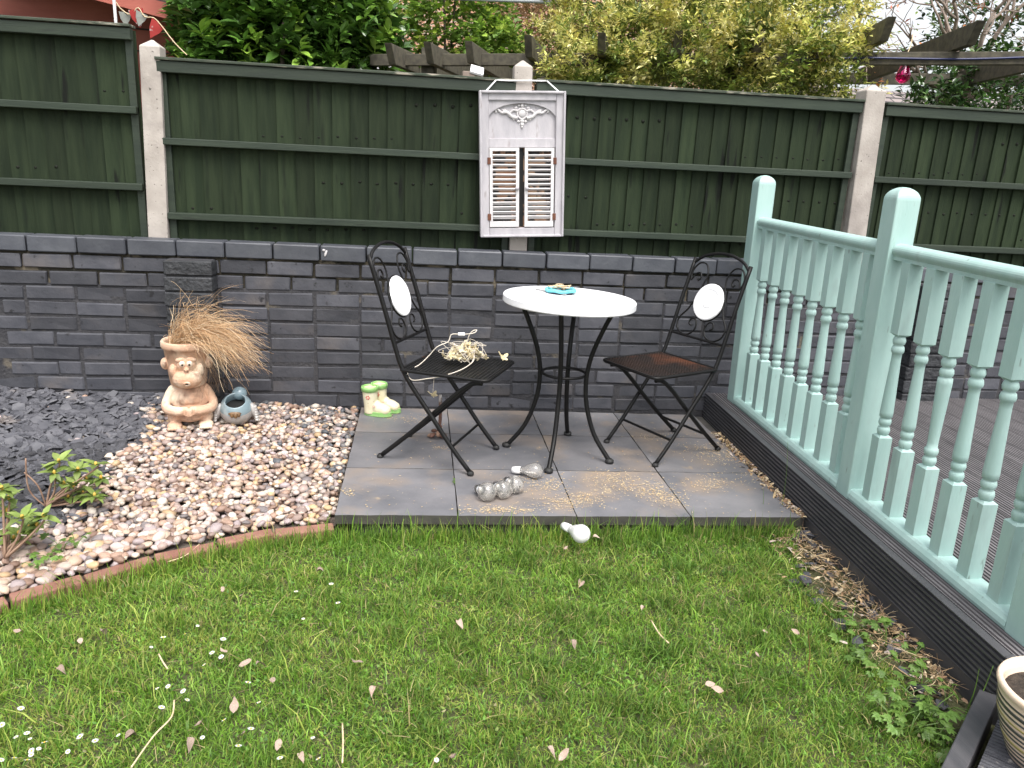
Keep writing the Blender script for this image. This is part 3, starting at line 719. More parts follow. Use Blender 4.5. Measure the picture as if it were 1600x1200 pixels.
# ------------------------------------------------------------------ bistro chairs
def make_chair(label, loc, rz, seat_mat):
    c = thing('bistro_chair', label, 'chair', loc, rz, 'folding black iron bistro chairs')
    hw = .168
    UP = [(-.258, .880), (-.19, .68), (-.135, .505), (-.105, .425), (-.055, .345), (.03, .235), (.125, .11), (.214, .008)]
    for sgn in (-1, 1):
        u = part('upright', MB().tube([(x, sgn*hw, z) for x, z in smooth_path(UP, 3)], .0085, 7, flat=1.2), M['black_iron'], c, smooth=True, local=True)
        part('foot', MB().lathe([(.006, 0), (.0145, .001), (.015, .010), (.009, .018)], 12, (.214, sgn*hw, 0)), M['rubber'], u, smooth=True, local=True)
        LG = [(.245, .398), (.20, .390), (.13, .335), (.02, .225), (-.10, .11), (-.214, .008)]
        u = part('leg', MB().tube([(x, sgn*(hw-.020), z) for x, z in smooth_path(LG, 3)], .0085, 7, flat=1.2), M['black_iron'], c, smooth=True, local=True)
        part('foot', MB().lathe([(.006, 0), (.0145, .001), (.015, .010), (.009, .018)], 12, (-.214, sgn*(hw-.020), 0)), M['rubber'], u, smooth=True, local=True)
    part('stretcher', MB().tube([(.125, -hw, .108), (.125, hw, .108)], .006, 6), M['black_iron'], c, local=True)
    part('stretcher', MB().tube([(-.115, -hw+.02, .095), (-.115, hw-.02, .095)], .006, 6), M['black_iron'], c, local=True)
    # back plane: s across, h along the uprights above the seat
    b0 = np.array((-.135, .505)); bt = np.array((-.258, .880))-b0; bl = np.linalg.norm(bt); bt /= bl
    B = lambda s, h: (b0[0]+bt[0]*h, s, b0[1]+bt[1]*h)
    part('back_bar', MB().tube([B(-hw, .02), B(hw, .02)], .006, 6), M['black_iron'], c, local=True)
    arch = smooth_path([B(-hw, bl-.025), B(-.125, bl+.010), B(-.06, bl+.032), B(0, bl+.038), B(.06, bl+.032), B(.125, bl+.010), B(hw, bl-.025)], 4)
    part('back_arch', MB().tube(arch, .0075, 7), M['black_iron'], c, smooth=True, local=True)
    for sg in (-1, 1):
        sc = [(.118, .285), (.108, .270), (.093, .283), (.100, .312), (.128, .318), (.148, .290), (.146, .345), (.115, .378), (.07, .370), (.052, .320), (.070, .262), (.088, .20), (.105, .145), (.140, .095), (.133, .045), (.090, .022), (.045, .034), (.026, .07), (.040, .105), (.068, .105), (.074, .082), (.058, .072)]
        sc = [(.118, .300), (.106, .290), (.095, .304), (.106, .325), (.134, .318), (.150, .285), (.158, .330), (.130, .372), (.085, .370), (.060, .325), (.070, .265), (.088, .20), (.110, .145), (.146, .095), (.138, .048), (.092, .024), (.046, .036), (.028, .070), (.042, .104), (.068, .104), (.075, .082), (.060, .072)]
        part('scroll', MB().tube(smooth_path([B(sg*a, h) for a, h in sc], 4), .0042, 6), M['black_iron'], c, smooth=True, local=True)
    n = np.cross((0, 1, 0), (bt[0], 0, bt[1])); ce = np.array(B(0, .198))
    rm = align(n)
    part('medallion', MB().lathe([(.001, -.007), (.084, -.007), (.088, -.003), (.088, .004), (.084, .007), (.06, .0075), (.058, .0062), (.03, .0062), (.028, .0075), (.001, .0075)], 40, ce, rm), M['disc_white'], c, local=True)
    part('medallion_rim', MB().tube([ce+rm@np.array((.0895*math.cos(t), .0895*math.sin(t), -.004)) for t in np.linspace(0, 2*PI, 37)[:-1]], .0045, 6, closed=True), M['black_iron'], c, smooth=True, local=True)
    # seat
    x0, x1, y1 = -.105, .278, .180; zs = .418
    rr = []
    for cx, cy, a0 in ((x1-.03, y1-.03, 0), (x0+.012, y1-.012, PI/2), (x0+.012, -y1+.012, PI), (x1-.03, -y1+.03, 1.5*PI)):
        rad = .03 if cx > 0 else .012
        for t in np.linspace(0, PI/2, 5): rr.append((cx+rad*math.cos(a0+t), cy+rad*math.sin(a0+t), zs-.006*max(0, (cx+.0)/.28)*0))
    st_ = part('seat', MB().tube(rr, .0075, 6, closed=True, flat=1.0), M['black_iron'], c, smooth=True, local=True)
    g = MB(); k = 22
    for i in range(k):
        y = -y1+.008+(2*y1-.016)*(i+.5)/k; e = .02 if abs(y) > y1-.02 else .004
        g.box(((x0+x1)/2, y, zs), (x1-x0-2*e, .0050, .003))
    for i in range(k):
        x = x0+.006+(x1-x0-.012)*(i+.5)/k
        g.box((x, 0, zs+.0021), (.0046, 2*y1-.012, .003))
    part('mesh', g, seat_mat, st_, local=True)
    return c
make_chair('black folding bistro chair holding a tangle of butterfly lights', (.633, -.656, pz(.633)+.001), math.radians(-24), M['black_mesh'])
make_chair('black folding bistro chair with rusty seat beside the deck', (1.712, -.520, pz(1.71)+.001), math.radians(207), M['rust_mesh'])

# ------------------------------------------------------------------ things on the table and chair
q = thing('hoop_ornament', 'turquoise yarn hoop with pale cord and thin rods on the table', 'ornament', (1.16, -.545, .7155))
qc = np.array((1.165, -.50, .7175))
part('base_disc', MB().lathe([(.001, 0), (.058, 0), (.060, .006), (.001, .010)], 28, qc), M['navy'], q, smooth=True)
part('hoop', MB().tube([qc+np.array((.064*math.cos(t), .058*math.sin(t), .013+.002*math.sin(5*t))) for t in np.linspace(0, 2*PI, 33)[:-1]], .0075, 8, closed=True), M['turq'], q, smooth=True)
pts = []; r0 = random.Random(3)
for i in range(24):
    t = i*.9; pts.append(qc+np.array((r0.uniform(-.055, .045), r0.uniform(-.04, .045), .018+.017*abs(math.sin(t)))))
part('cord', MB().tube(smooth_path(pts, 4), .0020, 5), M['cord'], q, smooth=True)
for a, b in (((-.105, .055), (.012, -.075)), ((.03, .02), (.145, .012))):
    part('rod', MB().tube([qc+np.array((*a, .004)), qc+np.array((*b, .0045))], .0032, 6), M['steel'], q)
# butterfly lights
sl_ = thing('butterfly_lights', 'tangled cream butterfly string lights lying on the chair seat', 'string lights', (.70, -.66, .425))
ZSEAT = .4275+pz(.65)
def C3(u, v, y): return aty(u, v, y)
r0 = random.Random(5)
bc0 = np.array((.735, -.665))
def butterfly(parent, p, rot, s, mat):
    m = MB()
    for sg in (-1, 1):
        for (l, w, a) in ((.026, .017, .55), (.019, .013, -.6)):
            out = [(sg*(l*(1-math.cos(t))/2*math.cos(a)), l*(1-math.cos(t))/2*math.sin(a)+w*.5*math.sin(t)) for t in np.linspace(0, 2*PI, 10)[:-1]]
            V = [(x, y, .0015+abs(x)*.55) for x, y in out]+[(x, y, -.0005+abs(x)*.55) for x, y in out]; n = len(out)
            m.add(V, [tuple(range(n)), tuple(range(2*n-1, n-1, -1))]+[(k, n+k, n+(k+1) % n, (k+1) % n) for k in range(n)])
    m.tube([(0, -.012, 0), (0, .012, .002)], .0022, 5)
    m.xf(rotm(*rot), p, s); return part('butterfly', m, mat, parent)
for i in range(34):
    a = r0.uniform(0, 2*PI); rr = math.sqrt(r0.random())*.085
    p = (bc0[0]+rr*1.15*math.cos(a), bc0[1]+rr*.8*math.sin(a), ZSEAT+.015+r0.uniform(0, .062)*(1-(rr/.095)**2))
    butterfly(sl_, p, (r0.uniform(-1, 1), r0.uniform(-1, 1), r0.uniform(0, 6)), r0.uniform(.8, 1.15), M['butter'])
butterfly(sl_, (.895, -.69, ZSEAT+.03), (.7, .3, .5), 1.2, M['butter'])
for j in range(5):
    pts = []
    for i in range(12):
        a = r0.uniform(0, 2*PI); rr = r0.uniform(.03, .10)
        pts.append((bc0[0]+rr*1.15*math.cos(a), bc0[1]+rr*.8*math.sin(a), ZSEAT+.01+r0.uniform(.0, .085)))
    part('wire', MB().tube(smooth_path(pts, 6), .0013, 4), M['cable'], sl_, smooth=True)
W1 = [C3(640, 577, -.74), C3(637, 585, -.76), C3(645, 594, -.80), C3(665, 592, -.83), C3(690, 588, -.84), C3(720, 578, -.82), C3(738, 566, -.78), C3(741, 556, -.75)]
part('wire', MB().tube(smooth_path(W1, 6), .0022, 5), M['cable'], sl_, smooth=True)
W2 = [C3(640, 577, -.74), C3(655, 570, -.72), C3(670, 556, -.70), C3(683, 542, -.70), C3(700, 534, -.69), C3(705, 523, -.68), C3(716, 522, -.68), C3(730, 522, -.68), C3(741, 520, -.67), C3(745, 516, -.66), C3(739, 517, -.66), C3(733, 524, -.66), C3(730, 535, -.66), C3(728, 545, -.66)]
part('wire', MB().tube(smooth_path(W2, 6), .0022, 5), M['cable'], sl_, smooth=True)
part('switch', MB().box(C3(721, 522, -.68), (.030, .011, .013)), M['white_plastic'], sl_, bevel=.003)
hp = C3(676, 618, -.72)
butterfly(sl_, hp, (.9, .2, 2.6), 1.0, M['butter'])
part('wire', MB().tube([C3(678, 593, -.74), C3(677, 606, -.73), hp], .0011, 4), M['cable'], sl_)
# flaking stake behind the chair
sb = atz(683, 684, pz(.66)); s_t = aty(688, 617, float(sb[1])+.01)
sk = thing('solar_stake', 'rust and grey flaking stake standing behind the left chair', 'stake', sb)
part('stem', MB().tube(smooth_path([sb+np.array((0, 0, .02)), sb*.6+s_t*.4+np.array((.008, 0, 0)), s_t], 5), [.007]*5+[.008]*6, 8), M['stakec'], sk, smooth=True)
for i in range(7):
    a = i*.9+.3
    part('base_leaf', MB().ell(sb+np.array((.03*math.cos(a), .026*math.sin(a), .012+.008*(i % 3))), (.020, .011, .009), rotm(0, .3, a), 8, 5), M['twig'] if i % 2 else M['stakec'], sk, smooth=True)
part('collar', MB().lathe([(.006, -.012), (.013, -.008), (.013, .008), (.006, .012)], 10, sb*.75+s_t*.25+np.array((.006, 0, 0))), M['stakec'], sk)

# ------------------------------------------------------------------ glass bulbs
def bulb(name, label, u, v, r, neck_uv, caplen, kind, zg=None, group='glass bulb lights'):
    z0 = pz(.9) if zg is None else zg
    p = atz(u, v, z0+r); p2 = atz(neck_uv[0], neck_uv[1], z0+.016)
    d = p2-p; d[2] = -r+.018 if True else 0; d = d/np.linalg.norm(d)
    t = thing(name, label, 'bulb', (p[0], p[1], z0), 0, group)
    rm = align(d); nl = r*1.75 if kind == 'pear' else r*1.12; rn = .0125 if kind == 'pear' else .015
    prof = [(r*math.sin(a), -r*math.cos(a)) for a in np.linspace(.02, 2.05 if kind == 'pear' else 2.3, 14)]
    lr, lz = prof[-1]
    prof += [(lr*.72+rn*.28, lz+(nl*1.1-lz)*.35), (lr*.3+rn*.7, lz+(nl*1.1-lz)*.65), (rn, nl*1.15)] if kind == 'pear' else [(rn, nl)]
    gl = part('glass', MB().lathe(prof, 28, p, rm), M['glass'], t, smooth=True)
    so_ = gl.modifiers.new('thickness', 'SOLIDIFY'); so_.thickness = .0018; so_.offset = -1
    zc = prof[-1][1]
    part('cap', MB().lathe([(.001, zc-.002), (rn+.0025, zc-.002), (rn+.003, zc+caplen*.5), (rn+.002, zc+caplen), (.001, zc+caplen+.002)], 20, p, rm), M['white_plastic'] if kind == 'pear' else M['chrome'], t, smooth=True)
    if kind != 'pear':
        part('band', MB().tube([p+rm@np.array(((rn+.003)*math.cos(a), (rn+.003)*math.sin(a), zc+caplen*.45)) for a in np.linspace(0, 2*PI, 17)[:-1]], .0022, 5, closed=True), M['rubber'], t, smooth=True)
    return t
bulb('glass_bulb', 'leftmost round clear bulb with silver cap on the patio', 761, 768, .038, (742, 763), .030, 'round')
bulb('glass_bulb', 'middle round bulb with silver cap between two others on the patio', 786, 765, .036, (766, 755), .030, 'round')
bulb('glass_bulb', 'round silver capped bulb nearest the white capped clear bulb', 805, 757, .036, (783, 748), .030, 'round')
bulb('glass_bulb', 'clear pear shaped bulb with white cap lying on the patio', 836, 735, .034, (806, 735), .034, 'pear')
M['glass'] = M['milk']
bulb('glass_bulb', 'white necked glass bulb lying in the grass by the patio edge', 908, 834, .034, (880, 822), .040, 'pear', zg=LZ+.050)

# ------------------------------------------------------------------ white shutter panel
SX0, SX1, SZ0, SZ1 = .838, 1.262, .908, 1.606
shp = thing('shutter_panel', 'white wooden panel with arched top and louvred shutter doors on the fence', 'shutter', (1.05, .09, SZ0))
yF = .055
sx = (SX0+SX1)/2; fw = .046
def bx(name, x0, x1, y0, y1, z0, z1, m, par, bev=.002, ry=0):
    mm = MB(); 
    mm.box(((x0+x1)/2, (y0+y1)/2, (z0+z1)/2), (x1-x0, y1-y0, z1-z0), rotm(0, ry, 0) if ry else None); return part(name, mm, m, par, bevel=bev)
bx('frame_stile', SX0, SX0+fw, yF, .100, SZ0, SZ1, M['white_wood'], shp, .004)
bx('frame_stile', SX1-fw, SX1, yF, .100, SZ0, SZ1, M['white_wood'], shp, .004)
bx('frame_rail', SX0+fw, SX1-fw, yF+.001, .100, SZ1-.044, SZ1, M['white_wood'], shp, .004)
bx('frame_rail', SX0+fw, SX1-fw, yF+.001, .100, SZ0, SZ0+.046, M['white_wood'], shp, .004)
for (a, b, c, d) in ((SX0, SX0+.012, SZ0, SZ1), (SX1-.012, SX1, SZ0, SZ1), (SX0+.012, SX1-.012, SZ1-.012, SZ1), (SX0+.012, SX1-.012, SZ0, SZ0+.012)):
    bx('edge_moulding', a, b, yF-.012, yF+.002, c, d, M['white_wood'], shp, .004)
ZM = 1.352
bx('back_panel', SX0+.02, SX1-.02, .088, .098, SZ0+.02, ZM, M['terra_back'], shp, 0)
bx('upper_panel', SX0+fw, SX1-fw, .080, .098, ZM-.01, SZ1-.044, M['white_wood'], shp, 0)
bx('lower_batten', SX0+fw, SX1-fw, .068, .081, ZM-.008, ZM+.034, M['white_wood'], shp, .002)
xa, xb = SX0+fw, SX1-fw; zc0, zc1 = 1.468, SZ1-.044
def arc(x): q_ = (x-sx)/((xb-xa)/2); return zc0+(zc1-.012-zc0)*math.sqrt(max(0, 1-q_*q_*.93))-.0*q_
V = []; xs = np.linspace(xa, xb, 25)
out = [(x, arc(x)) for x in xs]+[(xb, zc1), (xa, zc1)]
mm = MB(); n = 25
VV = []
for y in (.066, .081):
    VV += [(x, y, arc(x)) for x in xs]+[(x, y, zc1) for x in xs]
FF = []
for k in range(n-1): FF += [(k, k+1, n+k+1, n+k), (2*n+k+1, 2*n+k, 3*n+k, 3*n+k+1), (k+1, k, 2*n+k, 2*n+k+1)]
part('arch_spandrel', mm.add(VV, FF), M['white_wood'], shp)
# moulding ornament
om = MB(); oc = np.array((sx, .078, 1.502))
om.ell(oc, (.020, .010, .020)); om.tube([oc+np.array((.024*math.cos(t), -.002, .024*math.sin(t))) for t in np.linspace(0, 2*PI, 25)[:-1]], .005, 6, closed=True)
for sg in (-1, 1):
    om.tube(smooth_path([oc+np.array((sg*a, -.002, h)) for a, h in ((.022, -.02), (.05, -.014), (.075, .006), (.10, .004), (.122, .020), (.132, .012), (.124, .006))], 4), list(np.linspace(.010, .004, 25)), 6)
    om.tube(smooth_path([oc+np.array((sg*a, -.001, h)) for a, h in ((.02, .012), (.045, .016), (.065, .000), (.085, .018), (.10, .016))], 4), list(np.linspace(.007, .003, 17)), 6)
    for a, h, r_ in ((.03, .026, .009), (.04, -.026, .008), (.062, -.008, .009), (.09, .012, .008), (.018, -.036, .008), (.016, .038, .007), (.112, .013, .007)):
        om.ell(oc+np.array((sg*a, 0, h)), (r_, r_*.8, r_*.85), None, 8, 6)
for h, r_ in ((.038, .010), (.050, .007), (-.034, .013), (-.050, .010), (-.062, .006)): om.ell(oc+np.array((0, 0, h)), (r_, .008, r_), None, 8, 6)
part('ornament', om, M['moulding'], shp, smooth=True)
bx('centre_gap', sx-.012, sx+.008, .084, .0875, SZ0+.05, ZM-.012, M['dark'], shp, 0)
# doors
for sg, (d0, d1, op) in zip((-1, 1), ((xa+.002, sx-.016, .05), (sx+.012, xb-.006, .07))):
    zz0, zz1 = SZ0+.050, ZM-.010; sw = .016
    t = part('shutter_door', MB().box(((d0+d1)/2, .062, zz1-.008), (d1-d0, .018, .016)).box(((d0+d1)/2, .062, zz0+.014), (d1-d0, .018, .028))
             .box((d0+sw/2, .062, (zz0+zz1)/2), (sw, .0182, zz1-zz0-.0445), off=(0, 0, .006)).box((d1-sw/2, .062, (zz0+zz1)/2), (sw, .0182, zz1-zz0-.0445), off=(0, 0, .006)), M['slat'], shp, bevel=.0015)
    ns = 14
    for k in range(ns):
        z = zz0+.036+(zz1-zz0-.062)*(k+.5)/ns
        tl = -.42 if k > 3 else -.75
        part('slat', MB().box(((d0+d1)/2+random.uniform(-.001, .001), .063, z), (d1-d0-2*sw-.001, .0215, .0045), rotm(tl, random.uniform(-.012, .012), 0)), M['slat'], t)
    kx = d1-.011 if sg < 0 else d0+.011
    part('knob', MB().ell((kx, .046, (zz0+zz1)/2-.002), (.010, .010, .010), None, 12, 8), M['white_wood'], shp, smooth=True)
    hx = d0-.002 if sg < 0 else d1+.003
    for hz in (zz0+.050, zz1-.062):
        bx('hinge', hx-.0085, hx+.0085, .050, .0545, hz-.016, hz+.016, M['rust'], shp, .001)
shp.rotation_euler.y = -.047
hang = [(.872, .066, 1.603), (.925, .10, 1.657), (.985, .098, 1.655), (1.10, .098, 1.656), (1.175, .10, 1.655), (1.228, .066, 1.605)]
part('hanging_cord', MB().tube(hang, .0038, 6), M['white_plastic'], shp)

# ------------------------------------------------------------------ monkey planter
mk = thing('monkey_planter', 'pale terracotta monkey planter with a dry grass topknot', 'planter', (-.515, -.330, float(bedz(-.515, -.33))+.010), .22)
b = MB()
b.ell((0, 0, .120), (.098, .070, .088)); b.ell((0, -.012, .135), (.080, .066, .062)); b.ell((0, -.020, .070), (.094, .078, .052)); b.ell((0, .0, .175), (.062, .05, .035))
for sg in (-1, 1):
    b.ell((sg*.078, -.012, .045), (.042, .056, .043)); b.ell((sg*.080, -.070, .018), (.040, .042, .018))
    for k in range(4): b.ell((sg*.080+(k-1.5)*.017, -.108, .015), (.010, .013, .010), None, 8, 6)
    b.tube(smooth_path([(sg*.050, .0, .182), (sg*.086, -.004, .165), (sg*.112, -.014, .125), (sg*.122, -.030, .103), (sg*.105, -.058, .092), (sg*.060, -.092, .092), (sg*.026, -.103, .096)], 3), list(np.linspace(.028, .021, 19)), 10)
    b.ell((sg*.020, -.103, .098), (.024, .014, .018))
    for k in range(4):
        a = sg*(.006+.002*k); b.tube([(sg*.022, -.108, .106-k*.0085), (a-sg*.004, -.124, .104-k*.0085), (a-sg*.022, -.121, .100-k*.0085)], [.006, .0056, .0046], 6)
b.v = [np.concatenate(b.v)*np.array((.84, 1, 1))]
o = part('body', b, M['terra'], mk, local=True)
rm_ = o.modifiers.new('remesh', 'REMESH'); rm_.mode = 'VOXEL'; rm_.voxel_size = .0030; rm_.use_smooth_shade = True
sm_ = o.modifiers.new('smooth', 'SMOOTH'); sm_.factor = .5; sm_.iterations = 2
HZ0 = .190
hd = MB().lathe([(.001, HZ0), (.066, HZ0+.002), (.078, HZ0+.014), (.086, HZ0+.08), (.097, HZ0+.178), (.104, HZ0+.180), (.108, HZ0+.190), (.108, HZ0+.208), (.103, HZ0+.215), (.094, HZ0+.213), (.092, HZ0+.20), (.082, HZ0+.10), (.001, HZ0+.10)], 32)
part('head_pot', hd, M['terra'], mk, smooth=True, local=True)
fc = MB()
fc.ell((0, -.076, HZ0+.048), (.064, .046, .044)); fc.ell((0, -.080, HZ0+.118), (.042, .022, .036)); fc.ell((0, -.104, HZ0+.098), (.012, .012, .009))
fc.ell((-.022, -.085, HZ0+.142), (.024, .016, .011), rotm(0, -.25, 0)); fc.ell((.022, -.085, HZ0+.142), (.024, .016, .011), rotm(0, .25, 0))
for sg in (-1, 1):
    fc.ell((sg*.089, -.030, HZ0+.112), (.022, .014, .029)); fc.ell((sg*.056, -.070, HZ0+.09), (.018, .02, .03))
o = part('face', fc, M['terra'], mk, local=True)
rm_ = o.modifiers.new('remesh', 'REMESH'); rm_.mode = 'VOXEL'; rm_.voxel_size = .0029; rm_.use_smooth_shade = True
sm_ = o.modifiers.new('smooth', 'SMOOTH'); sm_.factor = .5; sm_.iterations = 2
for sg in (-1, 1):
    e = part('eye', MB().ell((sg*.0155, -.099, HZ0+.124), (.0135, .0105, .0145), None, 14, 9), M['terra_eye'], mk, smooth=True, local=True)
    part('pupil', MB().ell((sg*.0145, -.1085, HZ0+.122), (.0050, .003, .0055), None, 10, 6), M['pupil'], e, smooth=True, local=True)
    part('ear_hollow', MB().ell((sg*.092, -.0385, HZ0+.112), (.012, .008, .018), None, 10, 6), M['terra'], mk, smooth=True, local=True)
    part('nostril', MB().ell((sg*.006, -.1155, HZ0+.097), (.0022, .0016, .0018), None, 8, 5), M['pupil'], mk, local=True)
mt = MB().tube([(.012*math.cos(t), -.120-.0035*math.sin(t), HZ0+.036+.008*math.sin(t)) for t in np.linspace(0, 2*PI, 17)[:-1]], .0045, 6, closed=True)
part('lips', mt, M['terra'], mk, smooth=True, local=True); part('mouth', MB().ell((0, -.1175, HZ0+.036), (.008, .004, .0045), None, 10, 6), M['pupil'], mk, local=True)
part('compost', MB().lathe([(.091, HZ0+.185), (.05, HZ0+.195), (.001, HZ0+.197)], 24), M['compost'], mk, smooth=True, local=True)
# dry grass hair: thin ribbons swept to the right (world +x); planter is turned by .22
def strands(n, fn, w0, cols, seg=9, sd=1):
    r = np.random.default_rng(sd); V = []; F = []; Cc = []; nb = 0
    for i in range(n):
        P = np.array(fn(r, seg))
        if fn.__name__ == 'hair' and (P[:, 0].min() < -.085 or ((P[:, 2] < HZ0+.19) & (P[:, 0] < .07) & (P[:, 1] < -.05)).any()): continue
        t = np.gradient(P, axis=0); t /= np.linalg.norm(t, axis=1)[:, None]+1e-9
        side = np.cross(t, r.normal(size=3)); side /= np.linalg.norm(side, axis=1)[:, None]+1e-9
        w = w0*np.linspace(1, .45, len(P))[:, None]*r.uniform(.7, 1.3)
        V.append(P+side*w); V.append(P-side*w); m = len(P)
        F += [(nb+k, nb+k+1, nb+m+k+1, nb+m+k) for k in range(m-1)]; nb += 2*m
        c = np.array(cols[int(r.integers(len(cols)))])*r.uniform(.8, 1.2); Cc.append(np.tile(np.clip(c, 0, 1), (2*m, 1)))
    return np.concatenate(V), np.array(F), np.concatenate(Cc)
def hair(r, seg):
    a = r.uniform(0, 2*PI); rr = .07*math.sqrt(r.random()); p = np.array((rr*math.cos(a)-.005, rr*math.sin(a), HZ0+.195))
    long = r.random()
    L_ = r.uniform(.18, .40) if long < .82 else r.uniform(.08, .16)
    bias = r.normal(.85, .28) if r.random() < .93 else r.normal(.05, .35)
    d = np.array((bias*.55+r.normal(0, .10), r.normal(-.12, .26), 1.0)); d /= np.linalg.norm(d)
    g = np.array((.75*max(bias, .45)+r.normal(0, .08), r.normal(-.1, .15), -1.05)); out = [p]; st_ = L_/seg
    for k in range(seg):
        d = d+g*st_*r.uniform(4.5, 8.5)+r.normal(0, .15, 3); d /= np.linalg.norm(d); out.append(out[-1]+d*st_)
    return out
V, F, Cc = strands(1300, hair, .0010, [(.62,.40,.22), (.54,.34,.18), (.68,.49,.30), (.48,.31,.17), (.72,.58,.40), (.36,.23,.13)], 12, 4)
Rz = rotm(0, 0, -.10); V = V@Rz.T
o = put('dry_grass', bigmesh('dry_grass', V, F, Cc), M['straw'], mk); o['kind'] = 'stuff'
def hang_(r, seg):
    p = np.array((.085+r.normal(0, .02), -.02+r.normal(0, .04), HZ0+.12)); out = [p]; d = np.array((r.normal(.2, .2), r.normal(0, .1), -1.))
    for k in range(seg):
        d = d+r.normal(0, .25, 3)+np.array((0, 0, -.2)); d /= np.linalg.norm(d); out.append(out[-1]+d*r.uniform(.012, .022))
    return out
V, F, Cc = strands(70, hang_, .0008, [(.22,.15,.10), (.3,.2,.13), (.16,.11,.08)], 10, 9)
o = put('dead_roots', bigmesh('dead_roots', V, F, Cc), M['straw'], mk); o['kind'] = 'stuff'

# ------------------------------------------------------------------ bird planter
bz = float(bedz(-.32, -.30))+.008
bp = thing('bird_planter', 'small blue grey ceramic bird planter beside the monkey planter', 'planter', (-.315, -.300, bz), .1)
rb = rotm(.55, 0, 0); cB = np.array((0, 0, .074))
prof = [(.076*math.sin(a), -.076*math.cos(a)) for a in np.linspace(1.42, 2.42, 12)]
inn = [(.047, prof[-1][1]+.004), (.044, prof[-1][1]-.004), (.052, .02), (.05, -.02), (.001, -.03)]
part('bowl', MB().lathe(prof+inn, 28, cB, rb), M['bird_blue'], bp, smooth=True, local=True)
part('belly', MB().lathe([(.078*math.sin(a), -.074*math.cos(a)) for a in np.linspace(.02, 1.75, 12)], 28, cB+np.array((0, .002, -.001)), rotm(.35, 0, 0)), M['bird_white'], bp, smooth=True, local=True)
part('compost', MB().lathe([(.050, .012), (.001, .016)], 20, cB, rb), M['dark'], bp, local=True)
part('head', MB().ell((.012, .035, .140), (.035, .034, .032), None, 16, 10).ell((.020, .062, .146), (.012, .024, .009), rotm(.2, 0, .2), 10, 6), M['bird_blue'], bp, smooth=True, local=True)
part('tail_feathers', MB().ell((0, -.072, .073), (.030, .010, .010), rotm(.4, 0, 0), 12, 6).ell((-.012, -.076, .066), (.009, .006, .012), None, 8, 5).ell((.004, -.078, .064), (.009, .006, .013), None, 8, 5).ell((.018, -.075, .067), (.008, .006, .011), None, 8, 5), M['bird_brown'], bp, smooth=True, local=True)
for sg in (-1, 1):
    w_ = MB().ell((sg*.080, -.010, .066), (.016, .026, .044), rotm(.2, -sg*.25, 0), 12, 8)
    for k in range(6): w_.ell((sg*(.094-.0015*k), -.030+.002*k, .030+k*.012), (.010, .012, .0065), rotm(.5, sg*.5, 0), 8, 5)
    part('wing', w_, M['bird_white'], bp, smooth=True, local=True)

# ------------------------------------------------------------------ ceramic boots
bt_ = thing('boot_planter', 'pair of cream ceramic welly boots with green soles and red flowers', 'planter', (.345, -.10, pz(.34)+.001), -.30)
def boot(dy, dx, rz):
    Rb = rotm(0, 0, rz); T = np.array((dx, dy, 0))
    b = MB()
    b.tube([(-.040, 0, .012), (-.040, 0, .05), (-.043, 0, .10), (-.045, 0, .150)], [.035, .036, .040, .043], 18)
    b.ell((.012, 0, .036), (.052, .033, .034)); b.ell((.040, 0, .030), (.034, .034, .027)); b.ell((-.015, 0, .048), (.040, .032, .038)); b.ell((-.038, 0, .025), (.036, .034, .022))
    b.xf(Rb, T); o = part('boot', b, M['boot_cream'], bt_, local=True)
    r_ = o.modifiers.new('remesh', 'REMESH'); r_.mode = 'VOXEL'; r_.voxel_size = .0034; r_.use_smooth_shade = True
    s_ = o.modifiers.new('smooth', 'SMOOTH'); s_.factor = .5; s_.iterations = 5
    out = []
    for t in np.linspace(0, 2*PI, 33)[:-1]:
        c, s = math.cos(t), math.sin(t); out.append((.002+.078*c, s*(.037 if c > 0 else .036-.002*abs(c))*(1-.10*math.exp(-((c+.25)/.25)**2))))
    so_ = MB().prism(out, 0, .010).prism([(x*.985, y*.97) for x, y in out], .0095, .024).xf(Rb, T)
    part('sole', so_, M['boot_green'], bt_, bevel=.002, local=True)
    part('cuff', MB().lathe([(.040, -.022), (.046, -.020), (.048, -.004), (.046, .004), (.041, .006), (.0365, .003), (.035, -.02), (.034, -.055), (.001, -.056)], 26, (-.0452, 0, .152)).xf(Rb, T), M['boot_green'], bt_, smooth=True, local=True)
    def dec(p, nrm, r, mat, nm):
        m = MB(); A = align(nrm)
        for k in range(6):
            a = k*PI/3; m.ell(A@np.array((r*.62*math.cos(a), r*.62*math.sin(a), 0)), (r*.34, r*.22, .0022), A@rotm(0, 0, a), 8, 5)
        m.xf(Rb, Rb@np.array(p)+T); part(nm, m, mat, bt_, smooth=True, local=True)
    dec((-.044, -.0395, .104), (-.05, -1, 0), .0135, M['red'], 'flower')
    dec((-.012, -.0345, .058), (.1, -1, .2), .0085, M['pinkp'], 'flower')
boot(-.036, 0, .06); boot(.040, .026, .10); bt_.scale = (.92, .92, .96)

